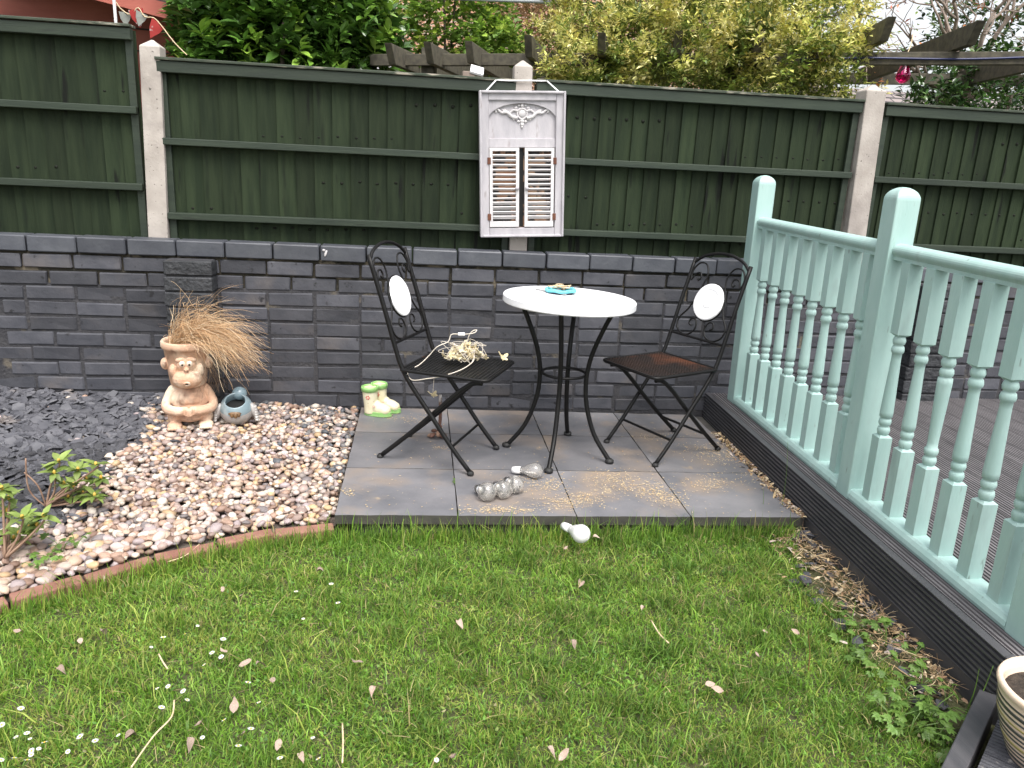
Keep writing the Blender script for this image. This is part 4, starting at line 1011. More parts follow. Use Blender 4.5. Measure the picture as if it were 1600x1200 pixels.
# ------------------------------------------------------------------ striped pot
pp = np.array((1.985, -2.580, .003))
pt = thing('striped_pot', 'cream plant pot with dark horizontal stripes on the lower deck', 'plant pot', pp)
H_ = .168
def pr_(z): t = z/H_; return .078+.049*math.sin(t*PI/2*.96)
profile = [(.001, 0), (.070, 0)]+[(pr_(z), z) for z in np.linspace(.004, H_, 26)]
part('body', MB().lathe(profile+[(.131, H_+.004), (.134, H_+.014), (.130, H_+.022), (.122, H_+.020), (.118, H_), (.10, .10), (.001, .10)], 48, pp), M['potclay'], pt, smooth=True)
M['stripe'] = pm('dark_glaze', (.035,.035,.032), (.06,.06,.055), 20, .3, coat=.4); M['stripe2'] = pm('olive_glaze', (.30,.24,.07), (.35,.30,.12), 20, .3, coat=.4)
z = .012; i = 0
while z < H_-.012:
    h_ = .0052 if i % 3 else .0085
    part('stripe', MB().lathe([(pr_(z)-.001, z-.0005), (pr_(z)+.0009, z), (pr_(z+h_)+.0009, z+h_), (pr_(z+h_)-.001, z+h_+.0005)], 48, pp), M['stripe2'] if i % 4 == 3 else M['stripe'], pt, smooth=True)
    z += h_+.0075; i += 1
cm = MB(); r0 = random.Random(8)
part('compost', MB().lathe([(.119, H_-.012), (.06, H_-.004), (.001, H_-.006)], 30, pp), M['compost'], pt, smooth=True)

# ------------------------------------------------------------------ lawn grass
LN = np.array([[-.6, -1]])  # helper unused
def lawn_ok(X, Y):
    ok = (Y < np.where(X < .262, edgey(X)-.022, -1.292)) & (Y > -3.6)
    deckx = 2.085+Y*.0235
    strip = deckx-.05-.17*np.clip((-1.28-Y)/.3, 0, 1)*(.55+.45*vn(X*0+1, Y*5))
    ok &= X < strip
    # lower deck edge line
    s = (X-AL[0])*e2[0]+(Y-AL[1])*e2[1]; ok &= ~((s > -.045) & (Y < AL[1]+.05))
    return ok
def blades(X, Y, Z0, L, wd, lean, cols, seed, tipmix=.25):
    r = np.random.default_rng(seed); n = len(X); a = r.uniform(0, 2*PI, n); b = r.uniform(0, 2*PI, n)
    d = np.stack([np.cos(a), np.sin(a)], 1); sdir = np.stack([np.cos(b), np.sin(b)], 1)
    h = L*np.cos(lean); o_ = L*np.sin(lean)
    P0 = np.stack([X, Y, Z0], 1)
    P1 = P0+np.concatenate([d*(o_*.32)[:, None], (h*.60)[:, None]], 1)
    P2 = P0+np.concatenate([d*(o_*1.0)[:, None], (h*.98)[:, None]], 1)
    sv = np.concatenate([sdir*(wd/2)[:, None], np.zeros((n, 1))], 1)
    V = np.stack([P0-sv, P0+sv, P1+sv*.85, P1-sv*.85, P2], 1).reshape(-1, 3)
    i = np.arange(n)[:, None]*5
    F = np.concatenate([i+np.array([[0, 1, 2]]), i+np.array([[0, 2, 3]]), i+np.array([[3, 2, 4]])], 0)
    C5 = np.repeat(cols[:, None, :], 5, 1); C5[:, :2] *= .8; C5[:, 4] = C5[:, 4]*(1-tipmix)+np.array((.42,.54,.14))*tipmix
    return V, F, C5.reshape(-1, 3)
def gcols(X, Y, seed):
    r = np.random.default_rng(seed); n = len(X)
    base = np.array([(.170,.325,.034), (.235,.415,.052), (.100,.210,.025), (.31,.485,.085), (.180,.325,.066)])[r.integers(5, size=n)]
    yel = np.array((.48,.48,.12)); strw = np.array((.52,.42,.21))
    pat = np.clip(.36+.85*vn(X*2.2+1, Y*2.4, 3)+np.clip(.1-X, 0, 1)*.6, 0, 1)
    m = (r.random(n) < .10+.32*pat); base[m] = base[m]*.35+yel*.65
    lush = np.clip(.5+.8*vn(X*7+3, Y*7.5, 4), 0, 1)*np.clip(.6+X*.35, .3, 1); base = base*(1.2-.58*lush)[:, None]*np.stack([1-.10*lush, np.ones(n), 1+0*lush], 1)
    pat2 = np.clip(vn(X*4, Y*4.4, 8)*1.3, 0, 1)
    m = r.random(n) < .022+.10*pat2; base[m] = strw*r.uniform(.7, 1.15, m.sum())[:, None]
    return base*r.uniform(.72, 1.25, n)[:, None]
NB = 300000
X = rng.uniform(-1.75, 2.08, int(NB*1.5)); Y = rng.uniform(-3.0, -1.28, int(NB*1.5))
k = lawn_ok(X, Y); X, Y = X[k][:NB], Y[k][:NB]
# tufty density
dens = .62+.38*vn(X*9, Y*9, 5)+.2*vn(X*23, Y*21, 1); k = rng.random(len(X)) < dens; X, Y = X[k], Y[k]
n = len(X); tuft = np.clip(.5+.8*vn(X*7+3, Y*7.5, 4), 0, 1)
L = rng.uniform(.016, .044, n)*(.45+.95*tuft); wd = rng.uniform(.0018, .0038, n); lean = np.clip(rng.normal(.85, .38, n), .05, 1.5)
Z0 = LZ+.008*vn(X*2, Y*2)+rng.uniform(-.002, .012, n)
g1 = blades(X, Y, Z0, L, wd, lean, gcols(X, Y, 3), 4)
# taller blades along the patio front, edging and decks
X2 = rng.uniform(-.9, 2.0, 5200); Y2 = np.where(X2 < .262, edgey(X2)-.03, -1.298)-np.abs(rng.normal(0, .028, 5200)); k = lawn_ok(X2, Y2); X2, Y2 = X2[k], Y2[k]; n2 = len(X2)
L2 = rng.uniform(.035, .085, n2)*np.where(rng.random(n2) < .10, 1.7, 1); g2 = blades(X2, Y2, np.full(n2, LZ), L2, rng.uniform(.002, .004, n2), np.clip(np.abs(rng.normal(.25, .3, n2)), 0, 1.2), gcols(X2, Y2, 5)*.95, 6)
# scattered long blades
X3 = rng.uniform(-1.2, 1.95, 2600); Y3 = rng.uniform(-2.9, -1.3, 2600); k = lawn_ok(X3, Y3); X3, Y3 = X3[k], Y3[k]; n3 = len(X3)
g3 = blades(X3, Y3, np.full(n3, LZ+.01), rng.uniform(.06, .11, n3), rng.uniform(.002, .0038, n3), np.clip(rng.normal(.9, .3, n3), .2, 1.5), gcols(X3, Y3, 7)*1.15, 8, .35)
# long thin straws
X4 = rng.uniform(-1.2, 1.9, 420); Y4 = rng.uniform(-2.7, -1.35, 420); k = lawn_ok(X4, Y4); X4, Y4 = X4[k], Y4[k]; n4 = len(X4)
g4 = blades(X4, Y4, np.full(n4, LZ+.028), rng.uniform(.03, .07, n4), rng.uniform(.0015, .0026, n4), np.full(n4, 1.45), np.tile(np.array((.60,.48,.27)), (n4, 1))*rng.uniform(.6, 1.1, n4)[:, None], 9, 0)
# clover and moss leaves low in the sward
X5 = rng.uniform(-1.75, 2.05, 52000); Y5 = rng.uniform(-3.0, -1.28, 52000); k = lawn_ok(X5, Y5) & (rng.random(52000) < np.clip(.45+.9*vn(X5*3.3, Y5*3.1, 9), .1, 1)); X5, Y5 = X5[k], Y5[k]; n5 = len(X5)
g5 = blades(X5, Y5, LZ+rng.uniform(.004, .026, n5), rng.uniform(.008, .017, n5), rng.uniform(.005, .009, n5), rng.uniform(.9, 1.5, n5), gcols(X5, Y5, 15)*np.array((.75, .85, .9)), 16, .1)
Vs, Fs, Cs, nb = [], [], [], 0
for a, b_, c_ in (g1, g2, g3, g4, g5): Vs.append(a); Fs.append(b_+nb); Cs.append(c_); nb += len(a)
go = put('lawn_grass', bigmesh('lawn_grass', np.concatenate(Vs), np.concatenate(Fs), np.clip(np.concatenate(Cs), 0, 1)), M['grass'])
go['kind'] = 'stuff'; go['label'] = 'short green lawn grass in front of the patio'; go['category'] = 'grass'

# ------------------------------------------------------------------ leaf helpers
def leaf_template(fold=.25, curl=.2, seg=3, wide=.42):
    """unit leaf along +y from 0 to 1"""
    V = []; F = []; ts = np.linspace(0, 1, seg+1)
    for t in ts:
        w = wide*math.sin(PI*min(max(t, .0), 1)**.85)*.5+(.02 if 0 < t < 1 else .004); z = -curl*t*t
        V += [(-w, t, z+fold*w), (0, t, z), (w, t, z+fold*w)]
    for i in range(seg):
        a = i*3; F += [(a, a+1, a+4, a+3), (a+1, a+2, a+5, a+4)]
    return np.array(V), np.array(F)
def scatter(tmpl, P, Mx, sc, cols):
    v, f = tmpl; n = len(P); V = np.einsum('nij,kj->nki', Mx, v)*sc[:, None, None]+P[:, None, :]
    F = (f[None]+np.arange(n)[:, None, None]*len(v)).reshape(-1, f.shape[1])
    return V.reshape(-1, 3), F, np.repeat(cols, len(v), 0)
def frames(D, roll):
    """matrices with +y along D and random roll"""
    D = D/np.linalg.norm(D, axis=1)[:, None]; up = np.tile(np.array((0, 0, 1.)), (len(D), 1)); up[np.abs(D[:, 2]) > .95] = (1, 0, 0)
    X_ = np.cross(D, up); X_ /= np.linalg.norm(X_, axis=1)[:, None]; Z_ = np.cross(X_, D)
    c, s = np.cos(roll)[:, None], np.sin(roll)[:, None]; X2_ = X_*c+Z_*s; Z2_ = -X_*s+Z_*c
    return np.stack([X2_, D, Z2_], 2)
def sprigs(r, C, axis, nl, spread, ls, stem, pal):
    """C (n,3) sprig bases, axis (n,3): nl leaves spiralling up each stem"""
    n = len(C); P, D, sc, col = [], [], [], []
    axis = axis/np.linalg.norm(axis, axis=1)[:, None]
    tint = np.array(pal)[r.integers(len(pal), size=n)]*r.uniform(.75, 1.25, n)[:, None]
    for k in range(nl):
        t = k/nl; ph = k*2.4+r.uniform(0, 6.28, n)
        rd = np.stack([np.cos(ph), np.sin(ph), r.normal(0, .15, n)], 1); rd -= axis*np.sum(rd*axis, 1)[:, None]; rd /= np.linalg.norm(rd, axis=1)[:, None]
        d = axis*(1-spread*(1-t*.55))+rd*spread*(1-t*.4)+r.normal(0, .10, (n, 3)); P.append(C+axis*(stem*t)+r.normal(0, stem*.05, (n, 3))); D.append(d)
        sc.append(ls*r.uniform(.7, 1.15, n)*(1-.35*t)); col.append(tint*r.uniform(.85, 1.15, n)[:, None])
    return np.concatenate(P), np.concatenate(D), np.concatenate(sc), np.clip(np.concatenate(col), 0, 1)
def crown(name, parent, P, D, sc, col, tmpl, mat, r):
    Mx = frames(D, r.uniform(-.6, .6, len(P))); V, F, Cc = scatter(tmpl, P, Mx, sc, col)
    w = wloc(parent); o = put(name, bigmesh(name, V-w, F, Cc), mat, parent); return o
def limbs(parent, base, tips, r0_, mat, r):
    base = np.array(base, float); m = MB(); 
    for tp in tips:
        tp = np.array(tp, float); mid = base*.5+tp*.5+r.normal(0, .06, 3); q1 = base*.8+tp*.2+r.normal(0, .02, 3)
        m.tube(smooth_path([base, q1, mid, tp], 4), list(np.linspace(r0_, r0_*.25, 13)), 6)
    return part('trunk', m, mat, parent, smooth=True)
def blob(r, n, c, rad, shell=.55):
    u = r.normal(size=(n, 3)); u /= np.linalg.norm(u, axis=1)[:, None]; rr = shell+(1-shell)*r.random(n)**.6
    rr *= 1+.16*vn(u[:, 0]*3+u[:, 2], u[:, 1]*3+u[:, 2]*2, c[0])
    return np.array(c)+u*rr[:, None]*np.array(rad), u

# laurel
r = np.random.default_rng(21)
lau = thing('laurel_bush', 'dense glossy dark green laurel bush behind the left fence panel', 'bush', (-.47, 2.2, -.2))
limbs(lau, (-.47, 2.2, -.2), [(-.9, 2.1, 1.9), (-.4, 1.9, 2.1), (.05, 2.1, 1.9), (-.6, 2.4, 2.3), (-.1, 2.3, 2.2)], .05, M['bark'], r)
T1 = leaf_template(.3, .22, 4, .40)
CU = [blob(r, nn_, c, rad, .3) for c, rad, nn_ in (((-.85, 2.35, 1.95), (.42, .5, .62), 420), ((-.45, 2.30, 1.90), (.5, .5, .55), 420), ((-.02, 2.35, 1.92), (.42, .5, .55), 420), ((-.50, 2.4, 2.35), (.72, .5, .55), 520))]
C_ = np.concatenate([q[0] for q in CU]); u_ = np.concatenate([q[1] for q in CU])
k = (C_[:, 2] > 1.45) & (C_[:, 1] < 2.7); C_, u_ = C_[k], u_[k]
ax = u_*.55+np.array((0, -.25, .75)); P_, D_, s_, c_ = sprigs(r, C_, ax, 9, .72, .138, .115, [(.065,.145,.022), (.085,.18,.028), (.055,.12,.022), (.13,.25,.036), (.22,.36,.055), (.05,.11,.022)])
crown('crown', lau, P_, D_, s_, c_, T1, M['laurel'], r)
# yellow flowering shrub
yel = thing('yellow_shrub', 'large yellow green small leaved shrub growing over the pergola', 'shrub', (2.75, 2.9, -.2))
limbs(yel, (2.45, 2.75, -.2), [(1.9, 2.5, 2.0), (2.4, 2.3, 2.2), (2.9, 2.4, 2.4), (3.4, 2.5, 2.3), (2.1, 2.9, 2.6), (3.8, 2.7, 2.5), (2.6, 2.5, 1.9), (2.75, 2.5, 2.1)], .055, M['bark'], r)
T2 = (np.array([(0, 0, 0), (-.21, .5, .05), (0, .5, -.03), (.21, .5, .05), (0, 1, -.1)]), np.array([(0, 2, 4, 1), (0, 3, 4, 2)]))
PY = [(.60,.61,.16), (.74,.73,.25), (.36,.38,.08), (.20,.26,.05), (.78,.73,.34), (.24,.30,.06), (.62,.54,.17), (.14,.19,.04)]
PP, DD, SS, CC = [], [], [], []
for c, rad, n in (((2.55, 2.75, 2.55), (1.0, .75, .62), 2400), ((3.35, 2.9, 2.60), (.95, .7, .55), 1900), ((1.85, 2.6, 2.20), (.52, .55, .46), 1100), ((2.6, 2.55, 1.95), (1.05, .6, .50), 1700), ((3.45, 2.75, 2.02), (.62, .5, .40), 520), ((2.3, 2.9, 2.9), (1.0, .6, .5), 900), ((2.15, 1.25, 1.96), (.62, .34, .36), 1500), ((2.75, 1.12, 2.0), (.60, .34, .40), 1500), ((1.6, 1.45, 1.88), (.30, .28, .24), 500), ((1.75, 1.6, 1.85), (.36, .3, .26), 380), ((3.2, 1.25, 1.98), (.36, .26, .30), 260), ((2.5, 1.35, 2.45), (.95, .4, .40), 900)):
    C_, u_ = blob(r, int(n*2.0), c, rad, .3); k = (C_[:, 2] > 1.35) & (C_[:, 1] < 3.1) & ((vn(C_[:, 0]*3.2+C_[:, 1], C_[:, 2]*3.6, 6)+.5*vn(C_[:, 0]*9, C_[:, 2]*9, 2) > -.10) | (C_[:, 1] > 2.55)); C_, u_ = C_[k], u_[k]
    C_ += .10*np.stack([vn(C_[:, 0]*4, C_[:, 2]*4, 1), vn(C_[:, 0]*4, C_[:, 2]*4, 2), vn(C_[:, 0]*4, C_[:, 2]*4, 3)], 1)
    yl = vn(C_[:, 0]*5+2, C_[:, 2]*5+C_[:, 1]*3, 4)+.35*u_[:, 2]+r.normal(0, .22, len(C_)) > .05
    for sel, pal in ((yl, PY[:2]+PY[4:5]+PY[6:7]), (~yl, [(.14,.20,.04), (.21,.28,.05), (.09,.14,.03), (.33,.37,.08), (.15,.17,.04)])):
        if sel.sum() == 0: continue
        q = sprigs(r, C_[sel], u_[sel]*.6+r.normal(0, .5, C_[sel].shape)+np.array((0, -.2, .45)), 6, .66, .050, .07, pal)
        for a, b_ in zip((PP, DD, SS, CC), q): a.append(b_)
crown('crown', yel, np.concatenate(PP), np.concatenate(DD), np.concatenate(SS), np.concatenate(CC), T2, M['leafattr'], r)
# wispy arching stems at its right side
wm = MB()
for i in range(16):
    p = np.array((3.6+r.uniform(-.3, .3), 2.6+r.uniform(-.2, .2), 2.0+r.uniform(-.2, .6))); d = np.array((r.uniform(.3, .8), r.uniform(-.3, .1), r.uniform(.1, .7)))
    wm.tube(smooth_path([p, p+d*.4, p+d*.7+np.array((.1, 0, -.06))], 4), .004, 4)
part('twigs', wm, M['bark'], yel)
# green climber and reddish shrub
clm = thing('green_climber', 'bright green leafy climber between the laurel and the yellow shrub', 'climber', (.85, 3.6, -.2))
limbs(clm, (.75, 3.6, -.2), [(.55, 3.4, 2.3), (.8, 3.5, 2.6), (1.05, 3.3, 2.3), (.9, 3.4, 2.0), (.45, 3.5, 2.0), (.65, 3.3, 2.2), (.7, 3.4, 2.7)], .035, M['bark'], r)
C1, u1 = blob(r, 900, (.80, 3.7, 2.45), (.55, .4, .62), .4); C2_, u2 = blob(r, 220, (1.15, 3.4, 2.2), (.34, .3, .24), .3)
C_, u_ = np.concatenate([C1, C2_]), np.concatenate([u1, u2]); P_, D_, s_, c_ = sprigs(r, C_, u_*.5+np.array((0, -.3, .3)), 7, .8, .075, .09, [(.20,.33,.05), (.30,.44,.07), (.42,.54,.09), (.13,.22,.04), (.15,.26,.05)])
crown('crown', clm, P_, D_, s_, c_, leaf_template(.15, .1, 2, .7), M['leafattr'], r)
redb = thing('copper_shrub', 'copper brown small leaved shrub behind the green climber', 'shrub', (1.75, 4.6, -.2))
limbs(redb, (1.75, 4.6, -.2), [(1.4, 4.5, 2.4), (1.8, 4.4, 2.7), (2.1, 4.5, 2.4)], .04, M['bark'], r)
C_, u_ = blob(r, 1800, (1.66, 4.6, 2.45), (.62, .45, .58), .4); P_, D_, s_, c_ = sprigs(r, C_, u_*.5+np.array((0, -.3, .4)), 6, .7, .058, .08, [(.26,.15,.08), (.34,.20,.11), (.18,.13,.05), (.40,.27,.15), (.21,.18,.06)])
crown('crown', redb, P_, D_, s_, c_, T2, M['leafattr'], r)
# right tree: bare grey branches, orange leaves, dark evergreen below
rt = thing('branching_tree', 'grey branched tree with a few orange leaves at the upper right', 'tree', (5.35, 3.0, -.2))
tm = MB(); tb0 = np.array((5.3, 2.9, 2.15)); tips = []
tm.tube(smooth_path([(5.35, 3.0, -.2), (5.4, 3.0, 1.2), tb0], 4), list(np.linspace(.07, .05, 9)), 8)
def branch(p, d, L_, r0_, lev):
    d = d/np.linalg.norm(d); pts = [p]; dd = d.copy()
    for k in range(4):
        dd = dd+r.normal(0, .22, 3)+np.array((0, 0, .05)); dd /= np.linalg.norm(dd); pts.append(pts[-1]+dd*L_/4)
    tm.tube(smooth_path(pts, 2), list(np.linspace(r0_, r0_*.5, 9)), 5)
    tips.append(pts[-1]); tips.append(pts[2])
    if lev < 3:
        for j in range(3): branch(pts[2+j % 3], dd+r.normal(0, .75, 3), L_*r.uniform(.5, .75), r0_*.55, lev+1)
for a in np.linspace(0, 2*PI, 8)[:-1]: branch(tb0+np.array((0, 0, r.uniform(-.3, .1))), np.array((math.cos(a), math.sin(a)*.6, .75)), .75, .026, 0)
part('trunk', tm, M['grey_bark'], rt, smooth=True)
tp = np.array(tips); tp = tp[r.integers(len(tp), size=120)]+r.normal(0, .05, (120, 3))
P_, D_, s_, c_ = sprigs(r, tp, r.normal(0, .6, tp.shape)+np.array((0, 0, .3)), 3, .7, .06, .05, [(.40,.10,.045), (.5,.18,.06), (.16,.22,.05), (.2,.27,.06), (.12,.18,.05)])
crown('crown', rt, P_, D_, s_, c_, T2, M['leafattr'], r)
ev = thing('evergreen_bush', 'dark evergreen bush behind the far right fence panel', 'bush', (5.2, 2.4, -.2))
limbs(ev, (5.2, 2.4, -.2), [(4.9, 2.3, 1.8), (5.3, 2.3, 2.0), (5.6, 2.4, 2.1)], .04, M['bark'], r)
C_, u_ = blob(r, 600, (5.35, 2.6, 1.85), (.75, .5, .52), .4); C3_, u3 = blob(r, 500, (5.95, 3.6, 2.4), (.8, .5, .8), .4)
C_, u_ = np.concatenate([C_, C3_]), np.concatenate([u_, u3])
P_, D_, s_, c_ = sprigs(r, C_, u_*.5+np.array((0, -.3, .4)), 8, .7, .085, .10, [(.04,.09,.02), (.055,.12,.025), (.08,.15,.03), (.03,.07,.02)])
crown('crown', ev, P_, D_, s_, c_, T1, M['laurel'], r)

# ------------------------------------------------------------------ pergola
pb = np.array([.964, -.267]); pn = np.array([.267, .964])
per = thing('pergola', 'weathered dark timber pergola rising behind the fence', 'pergola', (1.8, 2.0, -.2))
def pgp(b, nn, z): q_ = pb*b+pn*nn; return np.array((q_[0], q_[1], z))
ang = math.atan2(pb[1], pb[0])
def beam(name, b0, b1, nn, za, zb_, h, th):
    V = []
    for b, z in ((b0, za), (b1, zb_)):
        V += [pgp(b, nn-th/2, z), pgp(b, nn+th/2, z), pgp(b, nn+th/2, z+h), pgp(b, nn-th/2, z+h)]
    return part(name, MB().add(V, [(0,1,2,3),(4,7,6,5),(0,4,5,1),(1,5,6,2),(2,6,7,3),(3,7,4,0)]), M['pergola'], per, bevel=.004)
beam('beam', -.35, 5.4, 1.92, 1.868, 2.045, .075, .05)
beam('beam', -.35, 5.4, 3.9, 1.99, 2.11, .09, .05)
def rafter(b, z0, z1, h, n0=1.58, n1=4.2, th=.048, cut=.10):
    # rafter with an angled cut at its near end
    dz = z1-z0; V = []
    for s_ in (-th/2, th/2):
        V += [pgp(b+s_, n0+cut, z0), pgp(b+s_, n0, z0+h*.95), pgp(b+s_, n1, z1+h), pgp(b+s_, n1, z1)]
    part('rafter', MB().add(V, [(0,1,2,3),(7,6,5,4),(0,4,5,1),(1,5,6,2),(2,6,7,3),(3,7,4,0)]), M['pergola'], per, bevel=.003)
for b, z in ((-.12, 1.855), (.14, 1.868), (.41, 1.88), (.79, 1.925), (1.25, 1.95), (1.72, 1.97), (2.2, 1.99), (2.93, 2.075), (3.42, 2.065), (4.2, 2.05)):
    rafter(b, z, z+.03, .125)
for b, nn in ((.05, 1.92), (4.05, 3.9), (2.1, 1.92), (4.55, 1.92)):
    c = pgp(b, nn+.06, .9); part('post', MB().box(c, (.09, .09, 2.2), rotm(0, 0, ang)), M['pergola'], per, bevel=.004)
hs_ = [pgp(b, 1.885, 2.005+.036*(b-3)+.006*math.sin(b*5)) for b in np.linspace(2.5, 5.2, 28)]
single('blue_cable', MB().tube(hs_, .007, 6), M['blue_hose'], 'blue cable running along the pergola beam at the right', 'cable', hs_[0], smooth=True)
# hanging pink bulb
ph = aty(1411, 119, 1.45); 
pk = thing('pink_bulb', 'pink glass bulb hanging from the pergola above the fence', 'bulb', (ph[0], ph[1], ph[2]-.06), 0, 'glass bulb lights')
R_ = .048
prof = [(R_*math.sin(a), -R_*math.cos(a)) for a in np.linspace(.02, 2.1, 14)]+[(.026, .065), (.020, .085), (.019, .10)]
gl = part('glass', MB().lathe(prof, 26, ph), M['pinkglass'], pk, smooth=True); so_ = gl.modifiers.new('thickness', 'SOLIDIFY'); so_.thickness = .002; so_.offset = -1
part('cap', MB().lathe([(.001, .098), (.022, .098), (.022, .135), (.001, .137)], 18, ph), M['steel'], pk, smooth=True)
part('cord', MB().tube([ph+np.array((0, 0, .135)), ph+np.array((.03, .02, .20)), ph+np.array((.05, .05, .28))], .0035, 5), M['cord'], pk)
# grey washing pole
a, b_ = aty(640, -5, 3.0), aty(1180, 16, 3.0)
single('grey_pole', MB().tube([a-(b_-a)*.3, a, b_, b_+(b_-a)*.3], .014, 8), M['grey_pole'], 'long grey pole crossing above the pergola', 'pole', a, smooth=True)
# bird house / white tag behind the fence
c = aty(744, 113, 1.4)
nbx = thing('bird_box', 'small wooden bird box with white roof panel behind the fence', 'bird box', (c[0], c[1], c[2]-.12))
part('body', MB().box((c[0]-.05, c[1], c[2]-.10), (.075, .08, .20), rotm(0, .0, 0)), M['grey_bark'], nbx, bevel=.003); part('roof', MB().box((c[0]+.005, c[1], c[2]+.012), (.085, .11, .012), rotm(.5, .2, 0)), M['white_plastic'], nbx)

# ------------------------------------------------------------------ houses and shed behind
hb = thing('brick_house', 'orange brick house behind the bushes', 'house', (1.0, 11, -.2))
part('wall', MB().box((1.4, 13, 3), (9.5, 4, 6.4)), M['farbrick'], hb)
ht = thing('tiled_roof_house', 'low house with grey tiled roof and white gutter at the right', 'house', (11.5, 12, -.2))
part('wall', MB().box((12, 14.0, .9), (9, 3.4, 2.4)), M['house_white'], ht)
rm2 = MB().add([(7.3, 12.0, 2.20), (17, 12.0, 2.10), (17, 14.6, 3.3), (7.3, 14.6, 3.4), (7.3, 12.0, 2.14), (17, 12.0, 2.04), (17, 14.6, 3.2), (7.3, 14.6, 3.3)], [(0,1,2,3),(4,7,6,5),(0,4,5,1),(1,5,6,2),(2,6,7,3),(3,7,4,0)])
part('roof', rm2, M['fartile'], ht)
part('gutter', MB().tube([(7.3, 11.93, 2.13), (17, 11.93, 2.03)], .06, 8), M['house_white'], ht)
sh = thing('red_shed', 'red painted timber shed with dark eaves at the upper left', 'shed', (-2.6, 3.2, -.2))
part('wall', MB().box((-2.95, 3.6, 1.2), (3.4, .5, 2.8)), M['red_wood'], sh)
for zq in (2.05, 2.22): part('cladding_joint', MB().box((-2.95, 3.345, zq), (3.4, .012, .012), rotm(0, .03, 0)), M['dark_wood'], sh)
part('eaves', MB().add([(-2.9, 2.6, 2.53), (-.75, 2.6, 2.13), (-.75, 3.4, 2.13), (-2.9, 3.4, 2.53), (-2.9, 2.6, 2.60), (-.75, 2.6, 2.20), (-.75, 3.4, 2.20), (-2.9, 3.4, 2.60)], [(3,2,1,0),(4,5,6,7),(0,1,5,4),(1,2,6,5),(2,3,7,6),(3,0,4,7)]), M['dark_wood'], sh)
part('fascia_board', MB().add([(-3.2, 2.57, 2.52), (-.72, 2.57, 2.05), (-.72, 2.597, 2.05), (-3.2, 2.597, 2.52), (-3.2, 2.57, 2.62), (-.72, 2.57, 2.16), (-.72, 2.597, 2.16), (-3.2, 2.597, 2.62)], [(3,2,1,0),(4,5,6,7),(0,1,5,4),(1,2,6,5),(2,3,7,6),(3,0,4,7)]), M['red_wood'], sh)
part('corner_post', MB().box((-1.28, 3.30, .8), (.10, .10, 2.6)), M['red_wood'], sh)
lw = thing('low_brick_building', 'low orange brick building with white ridge behind the left post', 'building', (-.6, 5.0, -.2))
part('wall', MB().box((-.7, 5.6, .85), (2.2, 1, 2.1)), M['farbrick'], lw); part('eaves', MB().box((-.7, 5.05, 2.0), (2.3, .25, .09)), M['dark_wood'], lw); part('ridge', MB().box((-.7, 5.2, 2.16), (2.3, .3, .10)), M['house_white'], lw)
# pole and bunting
p0 = aty(181, 34, .8); single('white_pole', MB().tube([p0+np.array((0, 0, -1.6)), p0+np.array((0, 0, .5))], .008, 8), M['house_white'], 'thin white pole behind the left fence panel', 'pole', p0+np.array((0, 0, -1.6)))
bu = thing('bunting', 'string of red and grey bunting flags behind the left post', 'bunting', aty(215, 30, .85))
bs = [aty(u, v, .85) for u, v in ((181, 3), (188, 13), (200, 22), (207, 21), (216, 12), (226, 26), (240, 28), (252, 40), (272, 66), (292, 86))]
part('string', MB().tube(smooth_path(bs, 3), .003, 4), M['cord'], bu)
for i, (u, v, w, h, mt_, a) in enumerate(((195, 19, .030, .07, 'cloth1', 0), (212, 15, .038, .09, 'cloth2', -.2), (222, 19, .03, .075, 'cloth1', .3), (248, 34, .036, .10, 'cloth2', .5))):
    p = aty(u, v, .85); q_ = np.array([(-w, 0, 0), (w, 0, -.02*a), (w*.75, .006, -h*.5), (0, .01, -h), (-w*.75, .004, -h*.5)])
    V_ = np.concatenate([q_, q_+np.array((0, .002, 0))])@rotm(0, a, .4).T+p
    part('flag', MB().add(V_, [(0,1,2,3,4),(9,8,7,6,5)]+[(k, (k+1) % 5, 5+(k+1) % 5, 5+k) for k in range(5)]), M[mt_], bu)
#@@PART3
# ------------------------------------------------------------------ small plants, litter and flowers
def flat_leaf(L_, W_, fold, curl, seg=4):
    v, f = leaf_template(fold, curl, seg, W_/L_); return v*L_, [tuple(q) for q in f.tolist()]
RL = []
for k in range(4):
    v, f = flat_leaf(.066, .030, .25, .25+.1*k); me = MB().add(v, f).mesh('leaf', smooth=True); me.materials.append(M['rhodo']); RL.append(me)
def rhodo(label, base, yb, ros, extra):
    base = np.array(base); t = thing('rhododendron_plant', label, 'plant', base, 0, 'young rhododendrons in the gravel')
    for (u, v) in ros:
        p = aty(u, v, yb+random.uniform(-.05, .05)); p[2] = max(p[2], base[2]+.03)
        mid = base*.45+p*.55+np.array((random.uniform(-.02, .02), 0, -.01))
        part('stem', MB().tube(smooth_path([base, mid, p-np.array((0, 0, .012)), p], 4), list(np.linspace(.0045, .0025, 13)), 5), M['twig'], t, smooth=True)
        n = random.randint(9, 11)
        for k in range(n):
            a = k*2*PI/n+random.uniform(-.25, .25); el = random.uniform(-.1, 1.0)
            D = np.array([[math.cos(a)*math.cos(el), math.sin(a)*math.cos(el), math.sin(el)]]); Mx = frames(D, np.array([random.uniform(-.3, .3)]))[0]
            o = put('leaf', random.choice(RL), None, t, (p-base).tolist(), Matrix(Mx.tolist()).to_euler()); s_ = random.uniform(.5, .9); o.scale = (s_, s_, s_)
        part('bud', MB().ell(p+np.array((0, 0, .006)), (.0055, .0055, .009), None, 8, 5), M['bud'], t, smooth=True)
    for (a, b_) in extra:
        part('stem', MB().tube(smooth_path([base, aty(a[0], a[1], yb), aty(b_[0], b_[1], yb)], 4), .0028, 5), M['twig'], t, smooth=True)
